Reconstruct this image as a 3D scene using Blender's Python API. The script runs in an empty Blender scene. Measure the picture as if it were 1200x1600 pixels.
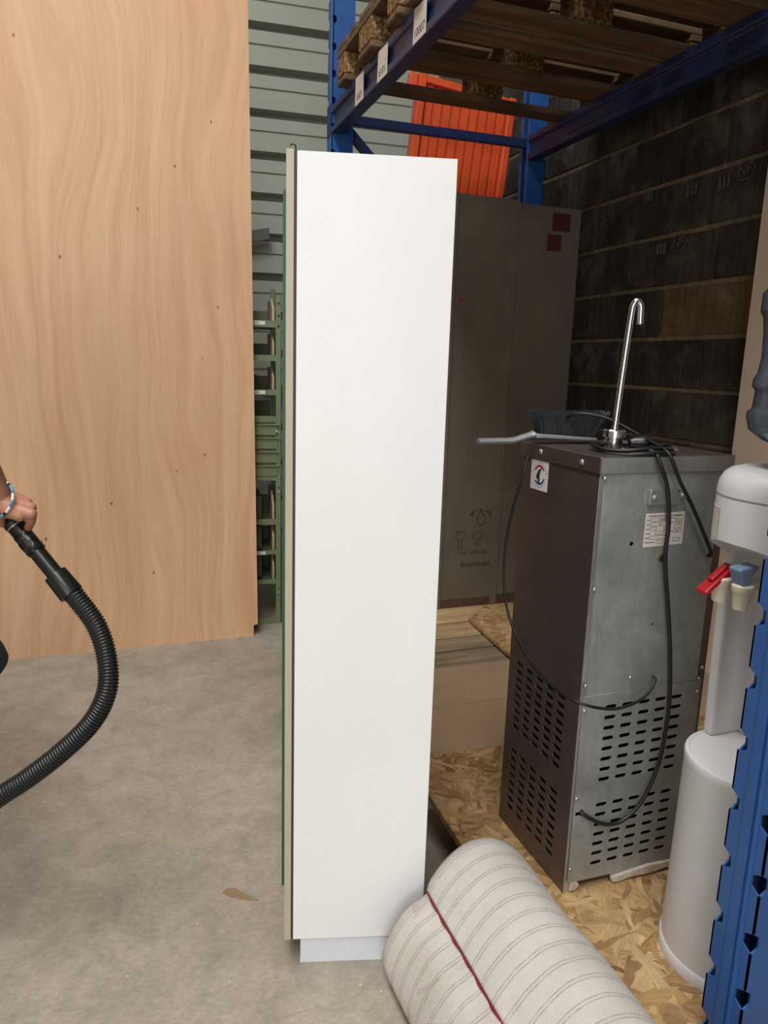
import bpy, bmesh, math, random
from mathutils import Vector, Matrix

random.seed(7)
S = bpy.context.scene
COL = S.collection
PI = math.pi

# ------------------------------------------------------------------ camera
cd = bpy.data.cameras.new('camera'); cam = bpy.data.objects.new('camera', cd); COL.objects.link(cam)
cd.sensor_fit = 'HORIZONTAL'; cd.sensor_width = 36.0; cd.lens = 36.0 * 1134.2 / 1200.0
cd.clip_start = 0.02; cd.clip_end = 100
cr = Vector((0.9420, -0.3346, 0.0297)).normalized()
cb = Vector((-0.3345, -0.9209, 0.1996)); cb = (cb - cr * cb.dot(cr)).normalized()
cu = cb.cross(cr)
m = Matrix.Identity(4)
for i in range(3):
    m[i][0] = cr[i]; m[i][1] = cu[i]; m[i][2] = cb[i]
m[0][3], m[1][3], m[2][3] = 0, 0, 1.25
cam.matrix_world = m
S.camera = cam

# ------------------------------------------------------------------ world, light, exposure
W = bpy.data.worlds.new('world'); S.world = W; W.use_nodes = True
W.node_tree.nodes['Background'].inputs[0].default_value = (0.80, 0.90, 1.0, 1)
W.node_tree.nodes['Background'].inputs[1].default_value = 0.25
S.view_settings.view_transform = 'Standard'; S.view_settings.look = 'None'
S.view_settings.gamma = 1.0; S.view_settings.use_curve_mapping = False
S.view_settings.exposure = 0.0

def area(name, loc, target, sx, sy, power, color):
    l = bpy.data.lights.new(name, 'AREA'); l.shape = 'RECTANGLE'; l.size = sx; l.size_y = sy
    l.energy = power; l.color = color
    o = bpy.data.objects.new(name, l); COL.objects.link(o); o.location = loc
    o.rotation_euler = (Vector(target) - Vector(loc)).to_track_quat('-Z', 'Y').to_euler()
    return o
# daylight through the open loading door behind the photographer
area('door_daylight', (-3.0, -6.8, 2.3), (-3.0, 0, 2.3), 4.4, 4.2, 225, (1.0, 0.995, 0.985))
# translucent roof strip over the aisle
area('roof_light_strip', (-1.0, -1.6, 5.9), (-1.0, -1.6, 0), 1.5, 8.0, 500, (0.99, 0.995, 1.0))

# ------------------------------------------------------------------ helpers
def lin(c):
    if isinstance(c, str):
        c = c.lstrip('#'); c = [int(c[i:i+2], 16) / 255 for i in (0, 2, 4)]
    return tuple(x / 12.92 if x <= 0.04045 else ((x + 0.055) / 1.055) ** 2.4 for x in c)

class NT:
    """small node-building helper"""
    def __init__(self, name):
        self.m = bpy.data.materials.new(name); self.m.use_nodes = True
        self.t = self.m.node_tree; self.b = self.t.nodes['Principled BSDF']
        self._tc = None
    def n(self, typ, ins=None, **kw):
        nd = self.t.nodes.new(typ)
        for k, v in kw.items(): setattr(nd, k, v)
        for k, v in (ins or {}).items(): self.put(nd.inputs[k], v)
        return nd
    def put(self, sock, v):
        if hasattr(v, 'is_output') or isinstance(v, bpy.types.NodeSocket): self.t.links.new(v, sock)
        elif isinstance(v, (tuple, list)):
            v = tuple(v)
            try: sock.default_value = v if len(v) == len(sock.default_value) else v + (1,)
            except TypeError: sock.default_value = v[0]
        else: sock.default_value = v
    def co(self, kind='Object'):
        if self._tc is None: self._tc = self.n('ShaderNodeTexCoord')
        return self._tc.outputs[kind]
    def map(self, vec, scale=(1, 1, 1), rot=(0, 0, 0), loc=(0, 0, 0)):
        return self.n('ShaderNodeMapping', {'Vector': vec, 'Scale': scale, 'Rotation': rot, 'Location': loc}).outputs[0]
    def noise(self, vec, scale, detail=4, rough=0.55, dist=0.0):
        return self.n('ShaderNodeTexNoise', {'Vector': vec, 'Scale': scale, 'Detail': detail, 'Roughness': rough, 'Distortion': dist}).outputs[0]
    def math(self, op, a, b=0.0, c=0.0, clamp=False):
        nd = self.n('ShaderNodeMath', operation=op); nd.use_clamp = clamp
        self.put(nd.inputs[0], a); self.put(nd.inputs[1], b); self.put(nd.inputs[2], c)
        return nd.outputs[0]
    def ramp(self, fac, stops, interp='LINEAR'):
        nd = self.n('ShaderNodeValToRGB', {'Fac': fac}); r = nd.color_ramp; r.interpolation = interp
        while len(r.elements) < len(stops): r.elements.new(0.5)
        for e, (p, c) in zip(r.elements, stops):
            e.position = p; e.color = (tuple(c) if not isinstance(c, (int, float)) else (c, c, c))[:3] + (1,)
        return nd.outputs[0]
    def mix(self, fac, a, b, blend='MIX'):
        nd = self.n('ShaderNodeMix', data_type='RGBA', blend_type=blend)
        self.put(nd.inputs[0], fac); self.put(nd.inputs[6], a); self.put(nd.inputs[7], b)
        return nd.outputs[2]
    def sep(self, vec):
        return self.n('ShaderNodeSeparateXYZ', {0: vec}).outputs
    def bump(self, h, strength=0.3, dist=0.002):
        nd = self.n('ShaderNodeBump', {'Height': h, 'Strength': strength, 'Distance': dist})
        self.t.links.new(nd.outputs[0], self.b.inputs['Normal'])
    def set(self, **kw):
        names = dict(color='Base Color', rough='Roughness', metal='Metallic', spec='Specular IOR Level', trans='Transmission Weight', ior='IOR', alpha='Alpha', coat='Coat Weight')
        for k, v in kw.items(): self.put(self.b.inputs[names[k]], v)
        return self.m

MATS = {}
def plain(name, c, rough=0.5, metal=0.0, var=0.12, scale=9.0, bump=0.0, spec=0.5):
    """one paint colour with slight mottling, wear and relief"""
    if name in MATS: return MATS[name]
    k = NT(name); c = lin(c); v = k.co()
    nz = k.noise(v, scale, 6, 0.62)
    f = k.ramp(nz, [(0.3, 1 - var), (0.7, 1 + var * 0.4)])
    k.set(color=k.mix(1.0, c, f, 'MULTIPLY'), rough=k.math('ADD', rough - 0.06, k.math('MULTIPLY', nz, 0.12)), metal=metal, spec=spec)
    if bump: k.bump(k.noise(v, scale * 12, 3), bump, 0.001)
    MATS[name] = k.m
    return k.m

# ---- mesh collecting
class MB:
    def __init__(self): self.v = []; self.f = []; self.uv = None
    def add(self, vs, fs):
        o = len(self.v); self.v += [tuple(p) for p in vs]; self.f += [tuple(i + o for i in f) for f in fs]; return self
    def box(self, lo, hi, mat=None):
        x0, y0, z0 = lo; x1, y1, z1 = hi
        vs = [Vector(p) for p in ((x0,y0,z0),(x1,y0,z0),(x1,y1,z0),(x0,y1,z0),(x0,y0,z1),(x1,y0,z1),(x1,y1,z1),(x0,y1,z1))]
        if mat is not None: vs = [mat @ p for p in vs]
        return self.add(vs, [(0,3,2,1),(4,5,6,7),(0,1,5,4),(1,2,6,5),(2,3,7,6),(3,0,4,7)])
    def tube(self, pts, rad, seg=12, cap=True, squash=1.0):
        pts = [Vector(p) for p in pts]; n = len(pts)
        rs = rad if isinstance(rad, (list, tuple)) else [rad] * n
        ts = [(pts[min(i+1, n-1)] - pts[max(i-1, 0)]).normalized() for i in range(n)]
        a = Vector((0, 0, 1)) if abs(ts[0].z) < 0.9 else Vector((1, 0, 0))
        u = ts[0].cross(a).normalized(); rings = []; vs = []
        for i in range(n):
            u = (u - ts[i] * u.dot(ts[i])).normalized(); w = ts[i].cross(u)
            for k in range(seg):
                t = 2 * PI * k / seg
                vs.append(pts[i] + (u * math.cos(t) + w * math.sin(t) * squash) * rs[i])
        fs = [(i*seg + k, i*seg + (k+1) % seg, (i+1)*seg + (k+1) % seg, (i+1)*seg + k) for i in range(n-1) for k in range(seg)]
        if cap: fs += [tuple(range(seg-1, -1, -1)), tuple((n-1)*seg + k for k in range(seg))]
        return self.add(vs, fs)
    def lathe(self, prof, origin=(0,0,0), seg=32, axis=None, a0=0.0, a1=2*PI):
        o = Vector(origin); q = Vector((0,0,1)).rotation_difference(Vector(axis or (0,0,1)).normalized())
        full = abs(a1 - a0 - 2*PI) < 1e-6; m = seg if full else seg + 1; vs = []
        for r, z in prof:
            for k in range(m):
                t = a0 + (a1 - a0) * k / seg
                vs.append(o + q @ Vector((r * math.cos(t), r * math.sin(t), z)))
        fs = []
        for i in range(len(prof) - 1):
            for k in range(seg):
                k2 = (k + 1) % m if full else k + 1
                fs.append((i*m + k, i*m + k2, (i+1)*m + k2, (i+1)*m + k))
        if full and prof[0][0] > 1e-6: fs.append(tuple(range(m-1, -1, -1)))
        if full and prof[-1][0] > 1e-6: fs.append(tuple((len(prof)-1)*m + k for k in range(m)))
        return self.add(vs, fs)
    def prism(self, poly, h, mat=None):
        """2D polygon in local XY, extruded 0..h along local Z, then moved by mat"""
        n = len(poly); M = mat or Matrix.Identity(4)
        vs = [M @ Vector((x, y, 0)) for x, y in poly] + [M @ Vector((x, y, h)) for x, y in poly]
        return self.add(vs, [tuple(range(n-1, -1, -1)), tuple(range(n, 2*n))] + [(i, (i+1) % n, n + (i+1) % n, n + i) for i in range(n)])
    def mesh(self, name, bevel=0.0, smooth=None, seg=1):
        me = bpy.data.meshes.new(name); me.from_pydata(self.v, [], self.f)
        bm = bmesh.new(); bm.from_mesh(me)
        bmesh.ops.recalc_face_normals(bm, faces=bm.faces)
        if bevel:
            es = [e for e in bm.edges if len(e.link_faces) == 2 and e.calc_face_angle(0) > 0.6]
            bmesh.ops.bevel(bm, geom=es, offset=bevel, segments=seg, affect='EDGES', profile=0.5, clamp_overlap=True)
        bm.to_mesh(me); bm.free()
        if smooth is not None: shade(me, smooth)
        return me
    def build(self, name, mat, parent=None, bevel=0.0, smooth=None, seg=1):
        return link(name, self.mesh(name, bevel, smooth, seg), mat, parent)

def shade(me, ang=40):
    for p in me.polygons: p.use_smooth = True
    me.set_sharp_from_angle(angle=math.radians(ang))

def link(name, me, mat, parent=None):
    o = bpy.data.objects.new(name, me); COL.objects.link(o)
    if mat is not None:
        me.materials.clear(); me.materials.append(mat)
    if parent is not None: o.parent = parent
    return o
def tag(o, label, cat, group=None, kind=None):
    o['label'] = label; o['category'] = cat
    if group: o['group'] = group
    if kind: o['kind'] = kind
    return o
def thing(name, label, cat, loc=(0,0,0), rz=0.0, group=None):
    o = bpy.data.objects.new(name, None); COL.objects.link(o); o.location = loc; o.rotation_euler = (0, 0, rz)
    o.empty_display_size = 0.1
    return tag(o, label, cat, group)
def structure(o): o['kind'] = 'structure'; return o
def copy_tree(o, parent=None):
    c = o.copy(); COL.objects.link(c); c.parent = parent
    for ch in [x for x in o.children]: copy_tree(ch, c)
    return c
def bez(pts, n=14):
    """Catmull-Rom through points"""
    P = [Vector(p) for p in pts]; P = [2*P[0]-P[1]] + P + [2*P[-1]-P[-2]]; out = []
    for i in range(1, len(P) - 2):
        a, b, c, d = P[i-1:i+3]
        for k in range(n):
            t = k / n
            out.append(0.5 * ((2*b) + (c-a)*t + (2*a-5*b+4*c-d)*t*t + (3*b-a-3*c+d)*t**3))
    return out + [P[-2]]
def plate(outer, holes, thick, mat):
    """flat sheet with real holes: polygon list in local XY, thickness along local Z"""
    cu_ = bpy.data.curves.new('plate', 'CURVE'); cu_.dimensions = '2D'; cu_.fill_mode = 'BOTH'; cu_.extrude = thick / 2
    for poly in [outer] + holes:
        sp = cu_.splines.new('POLY'); sp.points.add(len(poly) - 1); sp.use_cyclic_u = True
        for p, (x, y) in zip(sp.points, poly): p.co = (x, y, 0, 1)
    ob = bpy.data.objects.new('plate', cu_); COL.objects.link(ob)
    dg = bpy.context.evaluated_depsgraph_get()
    me = bpy.data.meshes.new_from_object(ob.evaluated_get(dg))
    bpy.data.objects.remove(ob); bpy.data.curves.remove(cu_)
    me.transform(mat)
    bm = bmesh.new(); bm.from_mesh(me); bmesh.ops.remove_doubles(bm, verts=bm.verts, dist=1e-6)
    bmesh.ops.recalc_face_normals(bm, faces=bm.faces); bm.to_mesh(me); bm.free()
    return me
def stadium(cx, cy, w, h, n=4):
    r = h / 2; pts = []
    for s, a0 in ((1, -PI/2), (-1, PI/2)):
        for k in range(n + 1):
            a = a0 + PI * k / n
            pts.append((cx + s * (w/2 - r) + r * math.cos(a), cy + r * math.sin(a)))
    return pts
def text_mesh(s, size, mat, thick=0.0006):
    fc = bpy.data.curves.new('lettering', 'FONT'); fc.body = s; fc.size = size; fc.extrude = thick / 2
    fc.align_x = 'CENTER'; fc.align_y = 'CENTER'; fc.resolution_u = 3
    ob = bpy.data.objects.new('lettering', fc); COL.objects.link(ob)
    dg = bpy.context.evaluated_depsgraph_get()
    me = bpy.data.meshes.new_from_object(ob.evaluated_get(dg))
    bpy.data.objects.remove(ob); bpy.data.curves.remove(fc)
    me.transform(mat); return me
def frame(o, ex, ey, ez):
    """matrix with columns ex, ey, ez and origin o"""
    M = Matrix.Identity(4)
    for i in range(3): M[i][0] = ex[i]; M[i][1] = ey[i]; M[i][2] = ez[i]; M[i][3] = o[i]
    return M
NEAR = lambda x, y, z: frame((x, y, z), (1,0,0), (0,0,1), (0,-1,0))     # sheet facing -Y (towards the camera)
LEFT = lambda x, y, z: frame((x, y, z), (0,-1,0), (0,0,1), (-1,0,0))    # sheet facing -X (towards the aisle)

# ------------------------------------------------------------------ materials
def m_plywood():
    k = NT('plywood_veneer'); v = k.co(); p0 = k.sep(v)
    warp = k.noise(k.map(v, (1.3, 1, 0.42)), 1.5, 2, 0.45)
    x = k.math('ADD', p0[0], k.math('MULTIPLY', k.math('SUBTRACT', warp, 0.5), 0.55))
    cx = k.n('ShaderNodeCombineXYZ', {0: x, 1: 0.0, 2: k.math('MULTIPLY', p0[2], 0.04)}).outputs[0]
    band = k.noise(cx, 20, 7, 0.66)
    fine = k.noise(k.map(v, (240, 1, 5)), 1.0, 3, 0.6)
    c = k.ramp(band, [(0.25, lin('#bd926e')), (0.5, lin('#d1a882')), (0.75, lin('#ddb993'))])
    big = k.noise(k.map(v, (1, 1, 0.45)), 1.7, 3)
    c = k.mix(k.ramp(big, [(0.38, 0.0), (0.72, 0.6)]), c, lin('#c5936d'))
    c = k.mix(0.35, c, k.ramp(fine, [(0.3, (0.82,)*3), (0.65, (1.05,)*3)]), 'MULTIPLY')
    # pin knots
    p = k.n('ShaderNodeSeparateXYZ', {0: v}).outputs
    for (kx, kz, r) in ((-0.33, 2.42, 9e-3), (0.39, 2.21, 8e-3), (0.24, 2.02, 9e-3), (0.09, 1.84, 8e-3), (-0.21, 1.63, 1e-2), (0.40, 1.47, 8e-3),
                        (0.33, 1.25, 6e-3), (0.33, 0.84, 9e-3), (-0.32, 0.50, 1.1e-2), (0.10, 0.33, 9e-3), (-0.06, 0.64, 1e-2), (0.21, 0.77, 7e-3)):
        dx = k.math('MULTIPLY', k.math('SUBTRACT', p[0], kx), 1.7); dz = k.math('MULTIPLY', k.math('SUBTRACT', p[2], kz), 0.9)
        d = k.math('SQRT', k.math('ADD', k.math('MULTIPLY', dx, dx), k.math('MULTIPLY', dz, dz)))
        f = k.ramp(k.math('DIVIDE', d, r), [(0.35, 0.85), (1.0, 0.0)])
        c = k.mix(f, c, lin('#5a3a26'))
    k.set(color=c, rough=0.55, spec=0.35); k.bump(fine, 0.12, 0.0008); return k.m
def m_concrete():
    k = NT('concrete_floor'); v = k.co()
    a = k.noise(v, 1.4, 7, 0.65, 0.3); b = k.noise(v, 11, 8, 0.74, 0.5); s = k.noise(k.map(v, (1, 1.8, 1), (0, 0, 0.5)), 60, 6, 0.75)
    c = k.ramp(a, [(0.3, lin('#938878')), (0.55, lin('#aa9f90')), (0.75, lin('#b8ad9e'))])
    c = k.mix(0.8, c, k.ramp(b, [(0.32, (0.72,)*3), (0.6, (1.05,)*3)]), 'MULTIPLY')
    c = k.mix(0.75, c, k.ramp(s, [(0.36, (0.78,)*3), (0.64, (1.10,)*3)]), 'MULTIPLY')
    vo = k.n('ShaderNodeTexVoronoi', {'Vector': v, 'Scale': 13.0, 'Randomness': 1.0}).outputs[0]
    spot = k.math('LESS_THAN', k.math('ADD', vo, k.math('MULTIPLY', b, 0.06)), 0.055)
    c = k.mix(k.math('MULTIPLY', spot, 0.5), c, lin('#4a4038'))
    v2 = k.n('ShaderNodeTexVoronoi', {'Vector': k.map(v, loc=(3.1, 1.7, 0)), 'Scale': 21.0}).outputs[0]
    c = k.mix(k.math('MULTIPLY', k.math('LESS_THAN', v2, 0.05), 0.6), c, lin('#d8d2c8'))
    # drag scratches
    sc = k.noise(k.map(v, (0.7, 30, 1), (0, 0, 1.1)), 3.0, 2, 0.4)
    c = k.mix(k.ramp(sc, [(0.70, 0.0), (0.76, 0.35)]), c, lin('#7d7468'))
    k.set(color=c, rough=k.ramp(b, [(0.3, 0.52), (0.7, 0.7)]), spec=0.35); k.bump(s, 0.12, 0.001); return k.m
def m_wood(name, dark, light, axis='X', rough=0.75):
    k = NT(name); v = k.co()
    info = k.n('ShaderNodeObjectInfo').outputs['Random']
    off = k.n('ShaderNodeCombineXYZ', {0: k.math('MULTIPLY', info, 37.0), 1: k.math('MULTIPLY', info, 11.0), 2: k.math('MULTIPLY', info, 5.0)}).outputs[0]
    vv = k.n('ShaderNodeVectorMath', {0: v, 1: off}, operation='ADD').outputs[0]
    sc = (1.2, 22, 22) if axis == 'X' else ((22, 1.2, 22) if axis == 'Y' else (22, 22, 1.2))
    g = k.noise(k.map(vv, sc), 2.0, 6, 0.65, 0.6); bl = k.noise(vv, 6, 4)
    c = k.ramp(g, [(0.3, lin(dark)), (0.62, lin(light))])
    c = k.mix(0.6, c, k.ramp(bl, [(0.3, (0.68,)*3), (0.65, (1.05,)*3)]), 'MULTIPLY')
    c = k.mix(1.0, c, k.ramp(info, [(0.0, (0.8,)*3), (1.0, (1.12,)*3)]), 'MULTIPLY')
    k.set(color=c, rough=rough, spec=0.25); k.bump(g, 0.35, 0.002); return k.m
def m_osb():
    k = NT('strand_board'); v = k.co(); best = None; col = None
    tones = [(0.0, lin('#8a6a48')), (0.2, lin('#a88556')), (0.5, lin('#b89768')), (0.8, lin('#c4a57a')), (0.93, lin('#9f7b54')), (1.0, lin('#7a5c3f'))]
    wob = k.n('ShaderNodeTexNoise', {'Vector': v, 'Scale': 9.0, 'Detail': 2.0}).outputs[1]
    vw = k.n('ShaderNodeVectorMath', {0: v, 1: k.n('ShaderNodeVectorMath', {0: wob, 'Scale': 0.05}, operation='SCALE').outputs[0]}, operation='ADD').outputs[0]
    for i, (ang, l, w) in enumerate(((0.2, 9, 48), (1.0, 10, 55), (1.75, 8, 44), (2.5, 10, 60), (0.6, 13, 70), (2.05, 12, 64))):
        t = k.n('ShaderNodeTexVoronoi', {'Vector': k.map(vw, (l, w, 1), (0, 0, 0), (i*3.7, i*1.9, 0)) if i == 0 else
                k.map(k.map(vw, (1,1,1), (0, 0, ang)), (l, w, 1), (0,0,0), (i*3.7, i*1.9, 0)), 'Scale': 1.0}, voronoi_dimensions='2D')
        r = k.sep(t.outputs[1])
        grain = k.noise(k.map(k.map(v, (1,1,1), (0,0,ang)), (20, 260, 1)), 1.0, 3)
        ci = k.mix(0.8, k.ramp(r[1], tones), k.ramp(grain, [(0.28, (0.66,)*3), (0.72, (1.16,)*3)]), 'MULTIPLY')
        edge = k.ramp(t.outputs[0], [(0.35, (1.0,)*3), (0.8, (0.84,)*3)])
        ci = k.mix(0.7, ci, edge, 'MULTIPLY')
        if best is None: best, col = r[0], ci
        else:
            gt = k.math('GREATER_THAN', r[0], best); col = k.mix(gt, col, ci); best = k.math('MAXIMUM', best, r[0])
    col = k.mix(0.8, col, k.ramp(k.noise(v, 16, 5, 0.7), [(0.3, (0.72, 0.66, 0.58)), (0.62, (1.08, 1.07, 1.05))]), 'MULTIPLY')
    k.set(color=col, rough=0.6, spec=0.35); k.bump(best, 0.3, 0.0015); return k.m
def m_block(name, c, light):
    k = NT(name); v = k.co(); info = k.n('ShaderNodeObjectInfo').outputs['Random']
    off = k.n('ShaderNodeCombineXYZ', {0: k.math('MULTIPLY', info, 31.0), 1: k.math('MULTIPLY', info, 17.0), 2: 0.0}).outputs[0]
    vv = k.n('ShaderNodeVectorMath', {0: v, 1: off}, operation='ADD').outputs[0]
    a = k.noise(vv, 5, 5, 0.6); g = k.noise(vv, 120, 4, 0.7); st = k.noise(k.map(vv, (1, 14, 0.9)), 3, 4, 0.6)
    cc = k.ramp(a, [(0.3, lin(c)), (0.7, lin(light))])
    cc = k.mix(0.7, cc, k.ramp(st, [(0.35, (0.6,)*3), (0.65, (1.15,)*3)]), 'MULTIPLY')
    cc = k.mix(0.6, cc, k.ramp(g, [(0.3, (0.6,)*3), (0.7, (1.25,)*3)]), 'MULTIPLY')
    cc = k.mix(1.0, cc, k.ramp(info, [(0, (0.75,)*3), (1, (1.2,)*3)]), 'MULTIPLY')
    dust = k.noise(vv, 7, 5, 0.6, 0.6); cc = k.mix(k.ramp(dust, [(0.52, 0.0), (0.78, 0.35)]), cc, lin('#8a8075'))
    k.set(color=cc, rough=0.92, spec=0.15); k.bump(g, 0.6, 0.004); return k.m
def m_chip():
    k = NT('chip_block_wood'); v = k.co()
    a = k.noise(v, 70, 5, 0.75); b = k.n('ShaderNodeTexVoronoi', {'Vector': k.map(v, (1, 1, 0.6)), 'Scale': 95.0}).outputs[1]
    c = k.ramp(a, [(0.36, lin('#3a2a1a')), (0.5, lin('#75593a')), (0.66, lin('#b3946a'))])
    c = k.mix(0.55, c, k.ramp(k.sep(b)[0], [(0.0, (0.55,)*3), (1.0, (1.35,)*3)]), 'MULTIPLY')
    k.set(color=c, rough=0.9, spec=0.15); k.bump(a, 0.8, 0.004); return k.m
def m_metal(name, c, rough, metal, brush=(60, 60, 2), var=0.25, cloud=3.0, contrast=1.0):
    k = NT(name); v = k.co()
    b = k.noise(k.map(v, brush), 4, 3, 0.6); cl = k.noise(v, cloud, 6, 0.65, 0.5)
    cc = k.mix(1.0, lin(c), k.ramp(cl, [(0.3, (1 - var,)*3), (0.7, (1 + var*0.5,)*3)]), 'MULTIPLY')
    cc = k.mix(0.4, cc, k.ramp(b, [(0.3, (0.8,)*3), (0.7, (1.1,)*3)]), 'MULTIPLY')
    k.set(color=cc, metal=metal, rough=k.math('ADD', rough, k.math('MULTIPLY', k.math('SUBTRACT', cl, 0.5), 0.25))); k.bump(b, 0.03, 0.0005); return k.m
def m_laminate():
    k = NT('white_laminate'); v = k.co()
    c = k.ramp(k.noise(v, 3, 5), [(0.3, lin('#ebebea')), (0.7, lin('#f1f1f0'))])
    vo = k.n('ShaderNodeTexVoronoi', {'Vector': k.map(v, (1, 1, 0.6)), 'Scale': 9.0}).outputs[0]
    c = k.mix(k.math('MULTIPLY', k.math('LESS_THAN', vo, 0.022), 0.75), c, lin('#6b6357'))
    k.set(color=c, rough=k.ramp(k.noise(v, 4, 4), [(0.3, 0.28), (0.7, 0.42)]), spec=0.4); return k.m
def m_carpet():
    k = NT('carpet_backing'); u = k.sep(k.co('UV'))
    wx = k.math('SINE', k.math('MULTIPLY', u[0], 1500.0)); wy = k.math('SINE', k.math('MULTIPLY', u[1], 1500.0))
    weave = k.math('MULTIPLY', wx, wy)
    per = 0.0385
    t = k.math('MODULO', k.math('ADD', u[0], k.math('MULTIPLY', k.math('SUBTRACT', k.noise(k.co('UV'), 14, 2), 0.5), 0.004)), per)
    def line(c0, w): return k.ramp(k.math('DIVIDE', k.math('ABSOLUTE', k.math('SUBTRACT', t, c0)), w), [(0.3, 1.0), (1.0, 0.0)])
    f = k.math('MAXIMUM', line(0.012, 0.0021), line(0.0185, 0.0021))
    patch = k.noise(k.co('UV'), 9, 4)
    base = k.ramp(patch, [(0.3, lin('#d3cac0')), (0.6, lin('#e0d8ce'))])
    dirt = k.noise(k.map(k.co('UV'), (6, 3, 1)), 1.6, 5, 0.7, 1.0)
    dm = k.math('MULTIPLY', k.ramp(dirt, [(0.55, 0.0), (0.72, 0.6)]), k.ramp(u[1], [(0.55, 0.15), (0.75, 1.0)]))
    c = k.mix(dm, base, lin('#7c6a57'))
    c = k.mix(k.math('MULTIPLY', f, k.ramp(k.noise(k.co('UV'), 60, 3), [(0.3, 0.25), (0.7, 0.6)])), c, lin('#7d7a7c'))
    c = k.mix(0.35, c, k.ramp(weave, [(0.2, (0.78,)*3), (0.8, (1.08,)*3)]), 'MULTIPLY')
    k.set(color=c, rough=0.95, spec=0.1); k.bump(weave, 0.6, 0.0015); return k.m
def m_clear(name, c, rough, alpha):
    k = NT(name)
    k.set(color=lin(c), rough=rough, trans=0.92, ior=1.25, spec=0.6); return k.m

M = {}
M['ply'] = m_plywood(); M['concrete'] = m_concrete(); M['osb'] = m_osb()
M['pallet'] = m_wood('weathered_pallet_wood', '#4a3a2b', '#765e46'); M['plank'] = m_wood('deck_plank_wood', '#8f7450', '#c9ab7f')
M['greyplank'] = m_wood('grey_plank_wood', '#6b5c49', '#9a866b')
M['ply_floor'] = plain('smooth_birch_ply', '#a0876a', 0.6, var=0.16, scale=4)
M['bin_wood'] = m_wood('pale_bin_wood', '#8d7d68', '#b8a78e', 'Z')
M['chip'] = m_chip()
M['block'] = m_block('dark_concrete_block', '#302c28', '#4c463f'); M['block_tan'] = m_block('tan_concrete_block', '#54452f', '#6d593c')
M['mortar'] = m_block('mortar', '#6b5e4b', '#8b7a61')
M['laminate'] = m_laminate()
M['plinth'] = plain('pale_blue_laminate', '#dde1e8', 0.4, var=0.05)
M['cream'] = plain('cream_laminate', '#b9b199', 0.45, var=0.08); M['brown'] = plain('brown_edge_trim', '#4a3230', 0.6, var=0.2, scale=40)
M['glass_edge'] = plain('green_glass_edge', '#24503f', 0.5, var=0.1)
M['mirror'] = plain('mirror_glass', '#c9d2cf', 0.04, 1.0, var=0.02)
M['blue'] = plain('blue_rack_paint', '#24528f', 0.40, var=0.14, scale=14); M['blue_shaded'] = plain('shaded_navy_beam_paint', '#202d54', 0.45, var=0.15, scale=14)  # beam navy, deepened so the rack's inside shade sits in the colour
M['orange'] = plain('orange_paint', '#d9552a', 0.45, var=0.15)
M['panel'] = plain('grey_painted_panel', '#665d4f', 0.6, var=0.22, scale=5)
M['rust'] = plain('rusty_paint', '#543c2b', 0.8, var=0.3, scale=30); M['redtape'] = plain('red_tape', '#4a1713', 0.6)
M['ink'] = plain('grey_marker_ink', '#23241f', 0.8, var=0.02); M['chalk'] = plain('pale_block_print', '#5c5650', 0.9, var=0.5, scale=60)
M['clad'] = plain('grey_green_cladding', '#a5aa9c', 0.45, var=0.06, scale=3)
M['steel'] = m_metal('dull_stainless_steel', '#786b66', 0.38, 0.75, (2, 2, 90)); M['galv'] = m_metal('galvanised_sheet', '#a3a6a2', 0.45, 0.5, (50, 50, 3), 0.3, 9.0)
M['bright'] = m_metal('scratched_bright_steel', '#b9bab8', 0.35, 0.8, (40, 40, 4), 0.2)
M['chrome'] = plain('chrome', '#d5d6d8', 0.20, 1.0, var=0.02); M['screw'] = plain('zinc_screw', '#b4b2ac', 0.35, 0.7)
M['black'] = plain('black_rubber', '#141414', 0.45, var=0.2); M['black_gloss'] = plain('black_plastic', '#191817', 0.3, var=0.1); M['inner'] = plain('dark_cavity', '#0c0b0a', 0.9)
M['white_pl'] = plain('white_plastic', '#d3d0cf', 0.38, var=0.05, scale=4); M['ivory'] = plain('ivory_plastic', '#d8cfb9', 0.4)
M['red_pl'] = plain('red_plastic', '#a3141f', 0.3, var=0.05); M['blue_pl'] = plain('grey_blue_plastic', '#7286a0', 0.35, var=0.05)
M['grey_pl'] = plain('grey_brush_plastic', '#8b8a8d', 0.4, var=0.06); M['bristle'] = plain('black_bristle', '#303338', 0.6, var=0.3, scale=60)
M['paper'] = plain('label_paper', '#c9bfb4', 0.7, var=0.06); M['paper_w'] = plain('white_sticker', '#d9d2ce', 0.5, var=0.05)
M['foam'] = plain('flaking_white_foam', '#cdbfae', 0.9, var=0.35, scale=40, bump=0.5)
M['green'] = plain('green_shelf_paint', '#6c7853', 0.5, var=0.18, scale=12); M['grey_bin'] = plain('dark_grey_bin', '#45443f', 0.6)
M['carpet'] = m_carpet(); M['carpet_red'] = plain('red_carpet_pile', '#8a1f2c', 0.95, var=0.35, scale=90, bump=0.8)
M['skin'] = plain('skin', '#b07a62', 0.5, var=0.14, scale=30, bump=0.12)
M['denim'] = plain('dark_denim', '#23262e', 0.9, var=0.25, scale=60); M['shirt'] = plain('dark_cotton', '#2c2e33', 0.9, var=0.15)
M['shoe'] = plain('grey_shoe', '#3c3a38', 0.7)
M['board'] = plain('beige_board', '#c9b7a6', 0.55, var=0.05); M['grey_steel'] = plain('grey_steel_brace', '#5d6060', 0.5)
M['tape'] = plain('brown_parcel_tape', '#8f7659', 0.3); M['roof'] = plain('roof_sheet', '#a2a39e', 0.7); M['hall'] = plain('hall_wall_paint', '#b7b3aa', 0.8)
M['bottle'] = m_clear('blue_tinted_bottle', '#b4c3d4', 0.06, 1)
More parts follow.
